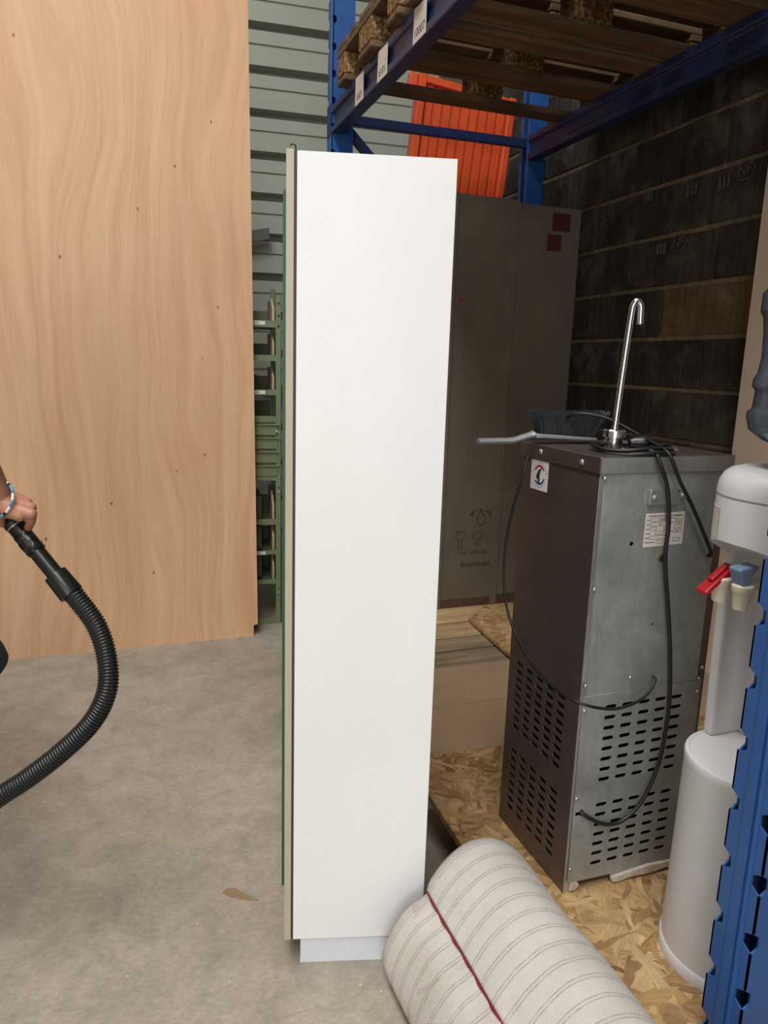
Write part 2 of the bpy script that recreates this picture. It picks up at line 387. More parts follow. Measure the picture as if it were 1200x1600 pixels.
M['hair'] = plain('brown_hair', '#2b1d14', 0.7)

# ------------------------------------------------------------------ the hall
structure(MB().box((-9, -7.2, -0.1), (2.6, 8, 0)).build('floor', M['concrete']))
structure(MB().box((-9, -7.2, 6.1), (2.6, 8, 6.2)).build('ceiling', M['roof']))
structure(MB().box((-9.1, -7.2, 0), (-9, 8, 6.1)).build('wall_left', M['hall']))
wf = MB(); wf.box((-9, -7.3, 0), (-4.9, -7.1, 6.1)); wf.box((-0.3, -7.3, 0), (2.6, -7.1, 6.1)); wf.box((-4.9, -7.3, 4.5), (-0.3, -7.1, 6.1))
structure(wf.build('wall_front', M['hall']))

# corrugated back wall, turned a few degrees from the rack
wb = thing('wall_back', '', ''); del wb['label']; del wb['category']; structure(wb)
wb.location = (0, 5.1, 0); wb.rotation_euler = (0, 0, math.radians(-5.0))
pit = 0.249; prof = []
z = 0.028
while z < 6.0:
    prof += [(0.10, z), (0.10, z + 0.045), (0.0, z + 0.050), (0.0, z + 0.155), (0.012, z + 0.158), (0.012, z + 0.170), (0.0, z + 0.173), (0.0, z + 0.247)]
    z += pit
def sheet(x0, x1, name):
    mb = MB(); n = len(prof)
    mb.add([(x0, y, z) for y, z in prof] + [(x1, y, z) for y, z in prof], [(i, i+1, n+i+1, n+i) for i in range(n-1)])
    mb.add([(x0, y + 0.01, z) for y, z in prof] + [(x1, y + 0.01, z) for y, z in prof], [(i, n+i, n+i+1, i+1) for i in range(n-1)])
    o = mb.build(name, M['clad'], wb); return o
for i in range(-3, 2): sheet(i * 3.0 - 0.2, i * 3.0 + 2.8, 'cladding_sheet')
for b_ in (((0.20, 1.86, 0.07), (0.95, 2.02, 0.07)), ((0.15, 1.36, 0.08), (1.1, 0.98, 0.08))):
    (x0, z0, w), (x1, z1, _) = b_
    bo = MB().prism([(x0, z0), (x1, z1), (x1, z1 + w), (x0, z0 + w)], 0.03, frame((0, -0.06, 0), (1,0,0), (0,0,1), (0,-1,0))).build('steel_brace', M['grey_steel'], wb)

# block wall on the right: every block a piece
wr = thing('wall_right', '', ''); del wr['label']; del wr['category']; structure(wr); wr.location = (2.07, 0, 0)
MB().box((0.007, -7, 0), (0.2, 5.6, 6.1)).build('mortar_bed', M['mortar'], wr)
blk = MB().box((0, -0.2486, -0.0925), (0.05, 0.2486, 0.0925)).mesh('block', 0.005)
blk.materials.append(M['block'])
nb = 0
for r in range(0, 16):
    zc = -0.016 + 0.2 * r - 0.1 + 0.0
    if zc < 0.09: continue
    off = 2.493 if r % 2 == 0 else 2.243
    for k in range(-3, 7):
        yc = off + 0.5 * k - 0.25
        if yc < 1.1 or yc > 5.3: continue
        o = bpy.data.objects.new('block', blk); COL.objects.link(o); o.parent = wr
        o.location = (random.uniform(-0.003, 0.003), yc, zc); o.rotation_euler = (random.uniform(-0.004, 0.004), 0, random.uniform(-0.006, 0.006)); nb += 1
        if abs(yc - 2.243) < 0.01 and 1.45 < zc < 1.7:
            me = blk.copy(); me.materials.clear(); me.materials.append(M['block_tan']); o.data = me
# stamped marks on the blocks
def stamp(y, z, s, txt):
    me = text_mesh(txt, s, frame((-0.006, y, z), (0,-1,0), (0,0,1), (-1,0,0)))
    link('block_stamp', me, M['chalk'], wr)
    if txt == 'NF':
        pts = [(-0.006, y + 0.8*s*math.cos(t), z + 0.62*s*math.sin(t)) for t in [k*PI/12 for k in range(3, 24)]]
        MB().tube(pts, 0.0018, 5).build('block_stamp', M['chalk'], wr)
for y_, z_ in ((2.43, 1.747), (2.134, 1.945), (2.90, 1.94)):
    stamp(y_, z_, 0.052, 'NF')
for y_, z_ in ((2.50, 1.735), (2.20, 1.925), (2.36, 1.93), (2.61, 1.955)):
    for q in range(3): MB().box((-0.007, y_ + 0.02*q, z_ - 0.02), (-0.004, y_ + 0.02*q + 0.011, z_ + 0.022)).build('block_stamp', M['chalk'], wr)

# ------------------------------------------------------------------ plywood sheet
NOTCH = [(-0.685, 0.0), (0.530, 0.0), (0.530, 0.052), (0.549, 0.056), (0.549, 3.06), (-0.685, 3.06)]
pl = thing('plywood_sheet', 'tall pale plywood sheet with a notched bottom corner, leaning on the green shelving', 'plywood sheet', (0, 3.18, 0))
pl.rotation_euler = (math.radians(-3.4), 0, 0)
MB().prism(NOTCH, 0.006, frame((0, 0.006, 0), (1,0,0), (0,0,1), (0,-1,0))).build('veneer_face', M['ply'], pl)
MB().prism(NOTCH, 0.009, frame((0, 0.015, 0), (1,0,0), (0,0,1), (0,-1,0))).build('core', M['plank'], pl)

# ------------------------------------------------------------------ pallets
def pallet(name, label, loc, width, boards, blocks, group, dark=True, length=1.2, deckmat=None):
    """local: X 0..length, Y 0..width, Z 0..0.144"""
    t = thing(name, label, 'pallet', loc, 0, group); m_ = M['pallet']
    for (a, b) in blocks:
        MB().box((0, a, 0), (length, b, 0.022)).build('bottom_board', m_, t, 0.004)
        for (p, q) in ((0, 0.1), (length/2 - 0.07, length/2 + 0.07), (length - 0.1, length)):
            MB().box((p, a, 0.022), (q, b, 0.1)).build('spacer_block', M['chip'], t, 0.006)
    for (p, q) in ((0, 0.1), (length/2 - 0.07, length/2 + 0.07), (length - 0.1, length)):
        MB().box((p, 0, 0.1), (q, width, 0.122)).build('stringer_board', m_, t, 0.002)
    for i, (a, b) in enumerate(boards):
        MB().box((0, a, 0.122), (length, b, 0.144)).build('deck_board', (deckmat or {}).get(i, m_), t, 0.003)
    return t
B3 = [(0, 0.1), (0.255, 0.40), (0.57, 0.67)]
D5 = [(0, 0.12), (0.15, 0.24), (0.27, 0.40), (0.43, 0.52), (0.55, 0.67)]
pg = 'pallets on the rack beams'
pallet('wooden_pallet', 'weathered wooden pallet on the rack beams, farthest one, against the far upright', (0.835, 2.32, 2.297), 0.67, D5, B3, pg)
pallet('wooden_pallet', 'weathered wooden pallet on the rack beams, second from the far upright', (0.842, 1.61, 2.297), 0.67, D5, B3, pg)
pallet('wooden_pallet', 'weathered wooden pallet on the rack beams, nearest the camera', (0.838, 0.90, 2.297), 0.67, D5, B3, pg)
fg = 'pallets on the floor inside the rack'
FB = [(0, 0.1), (0.33, 0.475), (0.70, 0.80)]
pallet('wooden_pallet', 'wooden pallet on the floor with bare deck boards, under the grey panel', (0.78, 2.21, 0), 0.80,
       [(0.085, 0.238), (0.254, 0.364), (0.382, 0.528), (0.549, 0.738), (0.752, 0.80)], FB, fg, deckmat={0: M['greyplank'], 1: M['greyplank'], 2: M['plank'], 3: M['plank'], 4: M['plank']})
pallet('wooden_pallet', 'wooden pallet on the floor hidden under the smooth plywood sheets', (0.80, 1.40, 0), 0.80, D5[:4] + [(0.57, 0.67), (0.70, 0.80)], FB, fg)
pallet('wooden_pallet', 'wooden pallet on the floor under the strand board and steel cooler', (0.74, 0.585, 0), 0.80, D5[:4] + [(0.57, 0.67), (0.70, 0.80)], FB, fg)
# sheets laid on the pallets
tag(MB().prism([(0.712, 1.722), (0.680, 0.58), (1.98, 0.56), (2.0, 1.69)], 0.018, Matrix.Translation((0, 0, 0.1445))).build('strand_board_sheet', M['osb'], bevel=0.001),
    'strand board sheet under the steel cooler and the white dispenser', 'board', 'loose sheets over the floor pallets')
tag(MB().prism([(0.80, 1.728), (2.02, 1.70), (2.02, 1.985), (0.80, 2.0)], 0.012, Matrix.Translation((0, 0, 0.1445))).build('plywood_board', M['ply_floor'], bevel=0.001),
    'smooth pale plywood board just behind the strand board', 'board', 'loose sheets over the floor pallets')
tag(MB().prism([(0.81, 2.003), (2.02, 1.988), (2.02, 2.27), (0.81, 2.291)], 0.012, Matrix.Translation((0, 0, 0.1445))).build('plywood_board', M['ply_floor'], bevel=0.001),
    'smooth pale plywood board beside the bare pallet deck boards', 'board', 'loose sheets over the floor pallets')
tag(MB().prism([(1.40, 2.73), (1.362, 2.25), (2.0, 2.20), (2.02, 2.88), (1.55, 2.88)], 0.016, frame((0, 0, 0.2035), (1,0,0.0), (0,1,-0.0205), (0,0.0205,1))).build('strand_board_offcut', M['osb'], bevel=0.001),
    'strand board offcut on bare deck boards in front of the grey panel', 'board', 'loose sheets over the floor pallets')

# ------------------------------------------------------------------ pallet rack
rack = thing('pallet_rack', 'blue steel pallet rack with slotted uprights carrying pallets overhead', 'rack', (0.87, 0.70, 0))
RX, RY = 0.87, 0.70
def notched(w, h, nx0, depth, both=True, first=0.045, left=True):
    """w wide, h tall plate with tear notches down its long edges"""
    R_, L_ = [], []
    z = first
    while z + 0.05 < h:
        R_ += [(w, z), (w - depth*0.15, z), (w - depth, z + 0.008), (w - depth, z + 0.026), (w, z + 0.036)]
        L_ += [(0, z), (depth*0.15, z), (depth, z + 0.008), (depth, z + 0.026), (0, z + 0.036)]
        z += 0.1009
    pts = [(0, 0), (w, 0)] + (R_ if both or not left else []) + [(w, h), (0, h)] + (list(reversed(L_)) if both or left else [])
    return pts
def upright(x, y0, sgn, h=3.5, first=0.08):
    """open box section 0.075 wide (Y) and 0.09 deep (X); sgn +1: slotted face towards -X"""
    mb = MB(); w = 0.075; d = 0.09; t = 0.003
    face = notched(w, h, 0, 0.017, True, first)
    mb.prism(face, t, frame((x, y0, 0), (0,1,0), (0,0,1), (sgn,0,0)))
    side = notched(d, h, 0, 0.014, False, first, True)
    for yy in (y0, y0 + w - t):
        mb.prism(side, t, frame((x, yy, 0), (sgn,0,0), (0,0,1), (0,1,0)))
    for yy in (y0, y0 + w - 0.018): mb.box((min(x + sgn*d, x + sgn*(d + t)), yy, 0), (max(x + sgn*d, x + sgn*(d + t)), yy + 0.018, h))
    mb.box((x - 0.0025 if sgn > 0 else x, y0 + 0.029, 0), (x if sgn > 0 else x + 0.0025, y0 + 0.046, h))
    mb.box((min(x, x + sgn*d) , y0 - 0.01, 0), (max(x, x + sgn*d), y0 + w + 0.01, 0.005))
    o = mb.build('upright', M['blue'], rack); o.location = (-RX, -RY, 0); return o
upright(0.87, 0.700, 1); upright(0.87, 3.185, 1); upright(1.90, 0.700, -1); upright(1.90, 3.185, -1)
# rounded rib that stiffens the face of each aisle upright
for y0 in (0.70, 3.185):
    o = MB().tube([(0.8705, y0 + 0.022, 0.01), (0.8705, y0 + 0.022, 3.49)], 0.004, 8).build('stiffening_rib', M['blue'], rack); o.location = (-RX, -RY, 0)
bprof = [(0, 0), (0, 0.025), (0.013, 0.033), (0.013, 0.072), (0, 0.080), (0, 0.107), (0.052, 0.107), (0.052, 0)]
def beam(x, sgn, name='beam'):
    mb = MB().prism([(x + sgn * a, 2.19 + b) for a, b in bprof], 2.41, frame((0, 0.775, 0), (1,0,0), (0,0,1), (0,1,0)))
    for yy in ((0.715, 3.20) if x < 1 else ()):
        mb.box((x - 0.0045, yy, 2.182), (x + 0.001, yy + 0.045, 2.305))
    o = mb.build(name, M['blue_shaded'], rack, 0.003); o.location = (-RX, -RY, 0); return o
fb = beam(0.8685, 1); beam(1.80, 1)
def brace(p, q, w=0.04, d=0.025):
    p = Vector(p); q = Vector(q); ax = (q - p).normalized(); up = Vector((0, -1, 0)).cross(ax).normalized()
    o = MB().prism([(0, -w/2), ((q-p).length, -w/2), ((q-p).length, w/2), (0, w/2)], d, frame(p, ax, up, ax.cross(up))).build('brace', M['blue_shaded'], rack, 0.003)  # rack blue darkened here to stand in for shade
    o.location = (-RX, -RY, 0)
for yy in (3.235, 0.745):
    brace((0.95, yy, 2.26), (1.82, yy, 2.27)); brace((0.95, yy, 2.22), (1.82, yy, 1.42)); brace((0.95, yy, 0.55), (1.82, yy, 1.38)); brace((0.95, yy, 0.30), (1.82, yy, 0.30))
# location stickers on the aisle beam
for (y0, s) in ((2.80, '1601'), (2.545, '6101'), (2.215, '10007')):
    st = MB().prism([(-0.050, -0.046), (0.050, -0.046), (0.050, 0.046), (-0.046, 0.050)], 0.001, LEFT(0.8675, y0, 2.238)).build('location_sticker', M['paper'], fb, 0)
    link('lettering', text_mesh(s, 0.034, LEFT(0.8663, y0, 2.216)), M['ink'], st)

# ------------------------------------------------------------------ orange ribbed sheet leaning behind the rack
og = thing('orange_panel', 'orange ribbed metal panel standing tilted behind the far rack frame', 'panel', (1.105, 3.45, 0.052))
og.rotation_euler = (0, math.radians(5.6), 0)
for i in range(9):
    x0 = 0.045 + i * 0.0475
    MB().prism([(x0, 0), (x0 + 0.041, 0), (x0 + 0.036, 0.016), (x0 + 0.005, 0.016)], 2.47, frame((0, 0, 0.03), (1,0,0), (0,-1,0), (0,0,1))).build('rib', M['orange'], og)
MB().box((0.02, 0.0, 0.02), (0.50, 0.006, 2.53)).build('backing_sheet', M['orange'], og)
for x0 in (0, 0.472): MB().box((x0, -0.035, 0), (x0 + 0.036, 0.03, 2.535)).build('edge_post', M['orange'], og, 0.004)
MB().box((0.036, -0.03, 2.495), (0.472, 0.03, 2.53)).build('top_rail', M['orange'], og, 0.004)
MB().box((-0.045, -0.02, 2.46), (0.0, 0.02, 2.53)).build('lug', M['orange'], og, 0.008)

# ------------------------------------------------------------------ grey panel with drawings
gp = thing('grey_panel', 'tall grey painted panel with upside-down bottle drawings, standing on the pallet deck', 'panel', (1.344, 2.93, 0.144))
MB().box((0, 0, 0), (0.268, 0.03, 1.81)).build('panel_sheet', M['panel'], gp, 0.002)
MB().box((0.29, 0, 0), (0.605, 0.03, 1.80)).build('panel_sheet', M['panel'], gp, 0.002)
MB().box((0.262, -0.004, 0), (0.296, 0.03, 1.808)).build('seam_strip', M['panel'], gp, 0.0015)
MB().box((-0.006, -0.006, 0), (0.006, 0.034, 1.812)).build('edge_trim', M['panel'], gp, 0.002)
MB().box((0.004, -0.0015, 0.0), (0.262, 0, 0.042)).build('rust_stain', M['rust'], gp)
MB().box((0.298, -0.0015, 0.0), (0.60, 0, 0.05)).build('rust_stain', M['rust'], gp)
MB().box((0.46, -0.0015, 1.70), (0.55, 0, 1.775)).build('red_sticker', M['redtape'], gp)
MB().box((0.44, -0.0015, 1.615), (0.51, 0, 1.685)).build('red_sticker', M['redtape'], gp)
MB().prism([(0.030, 1.37), (0.045, 1.386), (0.044, 1.392), (0.034, 1.392), (0.028, 1.382)], 0.006, NEAR(0, 0, 0)).build('red_tag', M['red_pl'], gp)
def ink(pts, r=0.0016, cyc=False):
    P = [(x, -0.0006, z) for x, z in pts]
    if cyc: P.append(P[0])
    MB().tube(bez(P, 5), r, 5).build('ink_line', M['ink'], gp)
# pixel grid of the drawing: u = 0..1 over 110 px
def D(u, v): return (0.026 + (u / 1200) * 0.338, 0.468 - (v - 300) / 1418 * 0.395)
ink([D(*p) for p in ((565, 310), (600, 308), (605, 365), (640, 400), (670, 460), (660, 540), (630, 575), (565, 575), (530, 530), (518, 460), (535, 405), (570, 370), (565, 315))])
ink([D(*p) for p in ((530, 318), (480, 325), (440, 355), (410, 400))]); ink([D(*p) for p in ((390, 370), (400, 402), (450, 385))])
ink([D(*p) for p in ((665, 328), (710, 345), (740, 375), (760, 408))]); ink([D(*p) for p in ((730, 405), (762, 410), (772, 355))])
ink([D(*p) for p in ((200, 960), (200, 820), (155, 790), (150, 730), (190, 685), (260, 675), (310, 700), (330, 750), (310, 795), (268, 815), (262, 945), (235, 962), (200, 958))], 0.0011)
ink([D(*p) for p in ((530, 915), (525, 810), (465, 790), (465, 745), (510, 695), (580, 680), (630, 715), (632, 760), (575, 800), (570, 910), (530, 915))], 0.001)
def scribble(s, u, v, size):
    x, z = D(u, v)
    link('lettering', text_mesh(s, size, frame((x, -0.0006, z), (-1,0,0), (0,0,-1), (0,-1,0))), M['ink'], gp)
scribble('SECOUEZ  MOI', 495, 1035, 0.020); scribble('ORANGINA', 530, 1245, 0.029)
for i in range(16):
    x, z = random.uniform(0.02, 0.58), random.uniform(0.15, 1.5)
    MB().box((x, -0.0008, z), (x + random.uniform(0.002, 0.006), 0, z + random.uniform(0.003, 0.012))).build('paint_chip', M['rust'], gp)

# beige board against the block wall
tag(MB().box((2.022, 0.75, 0.0), (2.040, 1.995, 2.285)).build('beige_board', M['board'], bevel=0.001), 'beige board standing against the block wall behind the white dispenser', 'board')

# ------------------------------------------------------------------ green shelving behind the plywood
sh = thing('green_shelving', 'olive green metal shelving with bins and small drawers behind the plywood sheet', 'shelving', (0.684, 3.315, 0), math.radians(-6))
KS = 3.315 / 3.27
def zz(a): return 1.25 + (a - 1.25) * KS
G = M['green']; WD = 0.30; LX = -0.62
for (x, y, h) in ((-0.024, 0.0, 1.535), (-0.024, WD - 0.024, 1.585), (LX, 0.0, 1.535), (LX, WD - 0.024, 1.585)):
    mb = MB(); mb.box((x, y, 0), (x + 0.024, y + 0.003, h)); mb.box((x + 0.021, y, 0), (x + 0.024, y + 0.024, h))
    p = mb.build('post', G, sh)
    for q in (1.5, 1.445, 1.40):
        if y == 0: MB().box((x + 0.009, y - 0.0006, q - 0.006), (x + 0.015, y + 0.001, q + 0.006)).build('slot', M['inner'], p)
for zq in (0.94, 0.66, 0.17):
    for zb, rad in ((zq + 0.01, 0.0028), (zq - 0.012, 0.0045)):
        MB().lathe([(rad, 0), (rad, 0.003), (0, 0.004)], (-0.011, -0.0005, zb), 10, (0, -1, 0)).build('bolt', M['screw'] if rad > 0.004 else M['inner'], sh)
def rail(z0, z1, y=0.0, d=0.004, name='shelf_lip'): return MB().box((LX + 0.024, y, z0), (-0.024, y + d, z1)).build(name, G, sh)
def wood_side(z0, z1):
    MB().prism([(0.012, z0), (WD - 0.03, z0), (WD - 0.03, z1), (0.10, z1), (0.012, z0 + (z1 - z0) * 0.62)], 0.010, frame((-0.040, 0, 0), (0,1,0), (0,0,1), (1,0,0))).build('wooden_side', M['bin_wood'], sh)
def shelf(zt, lip=0.028, tag_=False, side=0.10):
    l = rail(zt - lip, zt); MB().box((LX + 0.024, 0.004, zt - lip), (-0.024, WD, zt - lip + 0.004)).build('shelf_tray', G, sh)
    rail(zt - lip, zt + 0.055, WD - 0.004, name='back_lip')
    if side: wood_side(zt - 0.02, zt + side)
    if tag_:
        s = MB().box((-0.165, -0.0015, zt - 0.020), (-0.072, 0, zt - 0.004)).build('shelf_tag', M['paper_w'], l)
        link('lettering', text_mesh('1M4 020' if zt > 1.3 else ('1M4 030' if zt > 1.0 else '1M4 010'), 0.010, frame((-0.115, -0.002, zt - 0.012), (1,0,0), (0,0,1), (0,-1,0))), M['ink'], s)
shelf(zz(1.423), 0.030, True); shelf(zz(1.274), 0.026); shelf(zz(1.122), 0.024, True); shelf(zz(1.005), 0.028, side=0)
zs = [zz(a) for a in (0.977, 0.916, 0.854, 0.790, 0.728)]
MB().box((LX + 0.024, 0.012, zs[4]), (-0.024, WD, zs[0])).build('drawer_case', G, sh)
for a, b in zip(zs[1:], zs[:-1]):
    d = MB().box((LX + 0.026, -0.003, a + 0.003), (-0.016, 0.012, b - 0.012)).build('drawer', G, sh, 0.001)
    MB().box((LX + 0.026, -0.014, b - 0.014), (-0.010, 0.004, b - 0.007)).build('pull_lip', G, d, 0.0015)
MB().lathe([(0.006, 0), (0.006, 0.012), (0.003, 0.014)], (-0.022, -0.003, zs[1] + 0.02), 12, (0, -1, 0)).build('lock', M['screw'], sh)
rail(zz(0.710), zz(0.728))
shelf(zz(0.529), 0.027, side=0.12); shelf(zz(0.379), 0.020, True, side=0.12); shelf(zz(0.238), 0.022, side=0.12)
MB().box((LX + 0.024, 0.0, 0.0), (-0.024, 0.004, 0.030)).build('kick_rail', G, sh)
for zt in (0.505, 0.36, 0.22):
    MB().box((-0.30, 0.05, zt), (-0.085, WD - 0.02, zt + 0.115)).build('grey_bin', M['grey_bin'], sh, 0.004)

# ------------------------------------------------------------------ white cabinet
wd = thing('wardrobe', 'tall narrow white cabinet with mirrored cream door seen edge-on from its white side', 'cabinet', (0.308, 1.287, 0), math.radians(-15))
x0, x1, z0, z1, dp = -0.0155, 0.2575, 0.0605, 1.597, 0.50
L = M['laminate']
MB().box((x0, 0, z0), (x1, 0.018, z1)).build('side_panel', L, wd, 0.0008)
MB().box((x0, dp - 0.018, z0), (x1, dp, z1)).build('side_panel', L, wd, 0.0008)
MB().box((x0, 0.018, z1 - 0.018), (x1, dp - 0.018, z1)).build('top_panel', L, wd)
MB().box((x0, 0.018, z0), (x1, dp - 0.018, z0 + 0.018)).build('bottom_panel', L, wd)
MB().box((x1 - 0.005, 0.018, z0 + 0.018), (x1, dp - 0.018, z1 - 0.018)).build('back_panel', M['panel'], wd)
MB().box((0.0, 0.004, 0), (0.25, 0.02, z0)).build('plinth', M['plinth'], wd)
MB().box((0.0, 0.02, 0), (0.016, dp - 0.02, z0)).build('plinth', M['plinth'], wd); MB().box((0.0, dp - 0.02, 0), (0.25, dp - 0.004, z0)).build('plinth', M['plinth'], wd)
MB().box((x0 - 0.0045, 0.002, z0 + 0.001), (x0 - 0.0003, dp, z1 + 0.003)).build('brown_gasket', M['brown'], wd)
dr = MB().box((x0 - 0.0185, 0.0, z0 - 0.001), (x0 - 0.0048, dp, z1 + 0.002)).build('door', M['cream'], wd, 0.0008)
g = MB().box((x0 - 0.0240, 0.004, 0.188), (x0 - 0.0187, dp - 0.02, 1.535)).build('mirror_glass', M['glass_edge'], dr)
MB().tube(bez([(x0 - 0.003, 0.006, z1), (x0 - 0.003, 0.006, z1 + 0.008), (x0 - 0.008, 0.006, z1 + 0.011), (x0 - 0.012, 0.006, z1 + 0.008)], 5), 0.0012, 6).build('wire_hook', M['black'], wd)

# ------------------------------------------------------------------ stainless water cooler
FX0, FX1, FY0, FY1, FZ0, FZ1 = 0.838, 1.148, 1.131, 1.411, 0.1625, 1.061
wc = thing('water_cooler', 'stainless steel drinking water cooler with gooseneck tap on the strand board', 'water cooler', (FX0, FY0, FZ0))
def W_(mb_or_me, name, mat, parent=None, **kw):
    o = mb_or_me.build(name, mat, None, **kw) if isinstance(mb_or_me, MB) else link(name, mb_or_me, mat)
    p = parent or wc; o.parent = p
    if p is wc: o.location = (-FX0, -FY0, -FZ0)
    return o
# left side sheet with two slot fields; local x runs towards the camera (-Y)
hl = []
for (zt, rows, pitch) in ((0.583, 9, 0.0195), (0.3645, 8, 0.0208)):
    for c in range(5):
        for r in range(rows):
            hl.append(stadium(FY1 - (1.3645 - c * 0.0425), zt - r * pitch - FZ0, 0.029, 0.0092))
me = plate([(0, 0), (FY1 - FY0, 0), (FY1 - FY0, FZ1 - FZ0), (0, FZ1 - FZ0)], hl, 0.0015, LEFT(FX0, FY1, FZ0))
W_(me, 'side_sheet', M['steel'])
# right side and back sheets
W_(MB().box((FX1 - 0.002, FY0 + 0.002, FZ0), (FX1, FY1, FZ1)), 'side_sheet', M['steel'])
W_(MB().box((FX0 + 0.002, FY1 - 0.002, FZ0), (FX1 - 0.002, FY1, FZ1)), 'back_sheet', M['steel'])
# near face: stainless returns, galvanised service panels
W_(MB().box((FX0, FY0 - 0.0005, FZ0), (FX0 + 0.013, FY0 + 0.001, FZ1)), 'folded_edge', M['bright'])
W_(MB().box((FX1 - 0.024, FY0 - 0.0002, FZ0), (FX1, FY0 + 0.001, FZ1)), 'folded_edge', M['steel'])
up_h = [[(x_ + 0.0045*math.cos(t), z_ + 0.0045*math.sin(t)) for t in [k*PI/5 for k in range(10)]] for x_, z_ in ((0.924, 0.921), (1.119, 0.886))] + \
       [[(0.995 + 0.0025*math.cos(t), 0.749 + 0.003*math.sin(t)) for t in [k*PI/5 for k in range(10)]]]
me = plate([(FX0 + 0.011, 0.606), (FX1 - 0.02, 0.606), (FX1 - 0.02, FZ1), (FX0 + 0.011, FZ1)], up_h, 0.0015, NEAR(0, FY0 - 0.0005, 0))
W_(me, 'upper_service_panel', M['galv'])
hs = []
for (zt, rows, pitch) in ((0.5815, 8, 0.0232), (0.3605, 7, 0.0229)):
    for c in range(5):
        for r in range(rows): hs.append(stadium(0.9115 + c * 0.0415, zt - r * pitch, 0.0275, 0.0085))
hs.append([(0.849, 0.345), (0.858, 0.345), (0.862, 0.343), (0.868, 0.347), (0.868, 0.355), (0.862, 0.358), (0.857, 0.353), (0.849, 0.353)])
me = plate([(FX0 + 0.006, 0.188), (FX1 - 0.010, 0.180), (FX1 - 0.010, 0.611), (FX0 + 0.006, 0.611)], hs, 0.0015, NEAR(0, FY0 - 0.003, 0))
W_(me, 'lower_vent_panel', M['galv'])
# what shows through the slots: compressor, coil and base pan
W_(MB().box((0.848, 1.14, 0.60), (1.14, 1.40, 0.605)), 'inner_shelf', M['inner'])
W_(MB().box((0.848, 1.142, FZ0 + 0.002), (1.14, 1.40, FZ0 + 0.02)), 'base_pan', M['rust'])
W_(MB().lathe([(0.03, 0), (0.085, 0.01), (0.09, 0.06), (0.085, 0.12), (0.04, 0.15), (0, 0.152)], (0.98, 1.29, FZ0 + 0.02), 20), 'compressor', M['black'], smooth=40)
# torn foam under the service panel
W_(MB().prism([(0.955, 0.180), (0.957, 0.166), (0.975, 0.160 + 0.004), (1.0, 0.168), (1.06, 0.165), (1.10, 0.170), (1.14, 0.166), (1.146, 0.184), (1.05, 0.189), (0.98, 0.183)], 0.012, NEAR(0, FY0 + 0.003, 0)), 'torn_insulation', M['foam'], bevel=0.002)
W_(MB().prism([(0.852, 0.164), (0.868, 0.166), (0.876, 0.176), (0.868, 0.188), (0.853, 0.187)], 0.008, NEAR(0, FY0 + 0.004, 0)), 'torn_insulation', M['foam'], bevel=0.002)
# lid with a rim and a shallow basin
lid = MB(); a0, a1, b0, b1, zl, zh = FX0 - 0.004, FX1 + 0.006, FY0 - 0.004, FY1 + 0.010, 1.060, 1.092
lid.box((a0, b0, zl), (a1, b1, zh)); ld = W_(lid, 'lid', M['steel'], bevel=0.0015)
W_(MB().box((a0 + 0.002, b0 - 0.0012, zl + 0.001), (a1 - 0.002, b0 - 0.0002, zh - 0.001)), 'lid_front_strip', M['bright'])
W_(MB().tube([(1.045 + 0.075*math.cos(t), 1.29 + 0.085*math.sin(t), zh) for t in [k*PI/24 for k in range(49)]], 0.003, 8, squash=0.6), 'basin_rim', M['bright'], smooth=60)
def screw(p, ax, r=0.0042, name='screw'):
    W_(MB().lathe([(r, 0), (r, 0.0012), (r*0.75, 0.0026), (0, 0.003)], p, 12, ax), name, M['screw'], smooth=50)
for p in ((FX0 - 0.0045, 1.335, 1.077), (FX0 - 0.0045, 1.186, 1.075)): screw(p, (-1, 0, 0), 0.0062)
for x_, z_ in ((0.8465, 1.052), (0.8455, 0.835), (0.8455, 0.635), (1.135, 0.64), (0.8485, 0.58), (1.13, 0.585), (0.8485, 0.385), (0.8485, 0.22), (0.952, 0.640)):
    screw((x_, FY0 - 0.004, z_), (0, -1, 0), 0.0045)
# handle bracket, rating plate, sticker, nut
br = W_(MB().prism([(0.950, 0.998), (1.020, 0.998), (1.020, 1.028), (0.950, 1.028)], 0.010, NEAR(0, FY0 - 0.001, 0)), 'handle_bracket', M['bright'], bevel=0.001)
W_(MB().box((1.020, FY0 - 0.0025, 0.999), (1.043, FY0 - 0.001, 1.027)), 'bracket_foot', M['galv'])
screw((0.960, FY0 - 0.011, 1.013), (0, -1, 0), 0.0055); screw((1.034, FY0 - 0.0025, 1.013), (0, -1, 0), 0.0055)
rp = W_(MB().prism([(0.951, 0.912), (1.046, 0.915), (1.045, 0.981), (0.951, 0.980)], 0.0006, NEAR(0, FY0 - 0.0013, 0)), 'rating_plate', M['paper'])
def boxline(x_, z_, w, h):
    mb = MB(); t = 0.0005
    for lo, hi in (((x_, z_), (x_ + w, z_ + t)), ((x_, z_ + h - t), (x_ + w, z_ + h)), ((x_, z_), (x_ + t, z_ + h)), ((x_ + w - t, z_), (x_ + w, z_ + h))):
        mb.box((lo[0], FY0 - 0.0023, lo[1]), (hi[0], FY0 - 0.0019, hi[1]))
    mb.build('printed_box', M['ink'], rp)
for x_, z_, w in ((0.964, 0.9635, 0.045), (1.022, 0.9665, 0.018), (0.964, 0.9545, 0.030), (1.022, 0.9575, 0.018), (0.964, 0.9455, 0.015), (0.996, 0.9465, 0.014),
                  (1.021, 0.9485, 0.018), (0.977, 0.937, 0.020), (1.021, 0.9395, 0.018), (0.964, 0.928, 0.044), (0.982, 0.9185, 0.016), (1.021, 0.922, 0.018)):
    boxline(x_, z_, w, 0.0068)
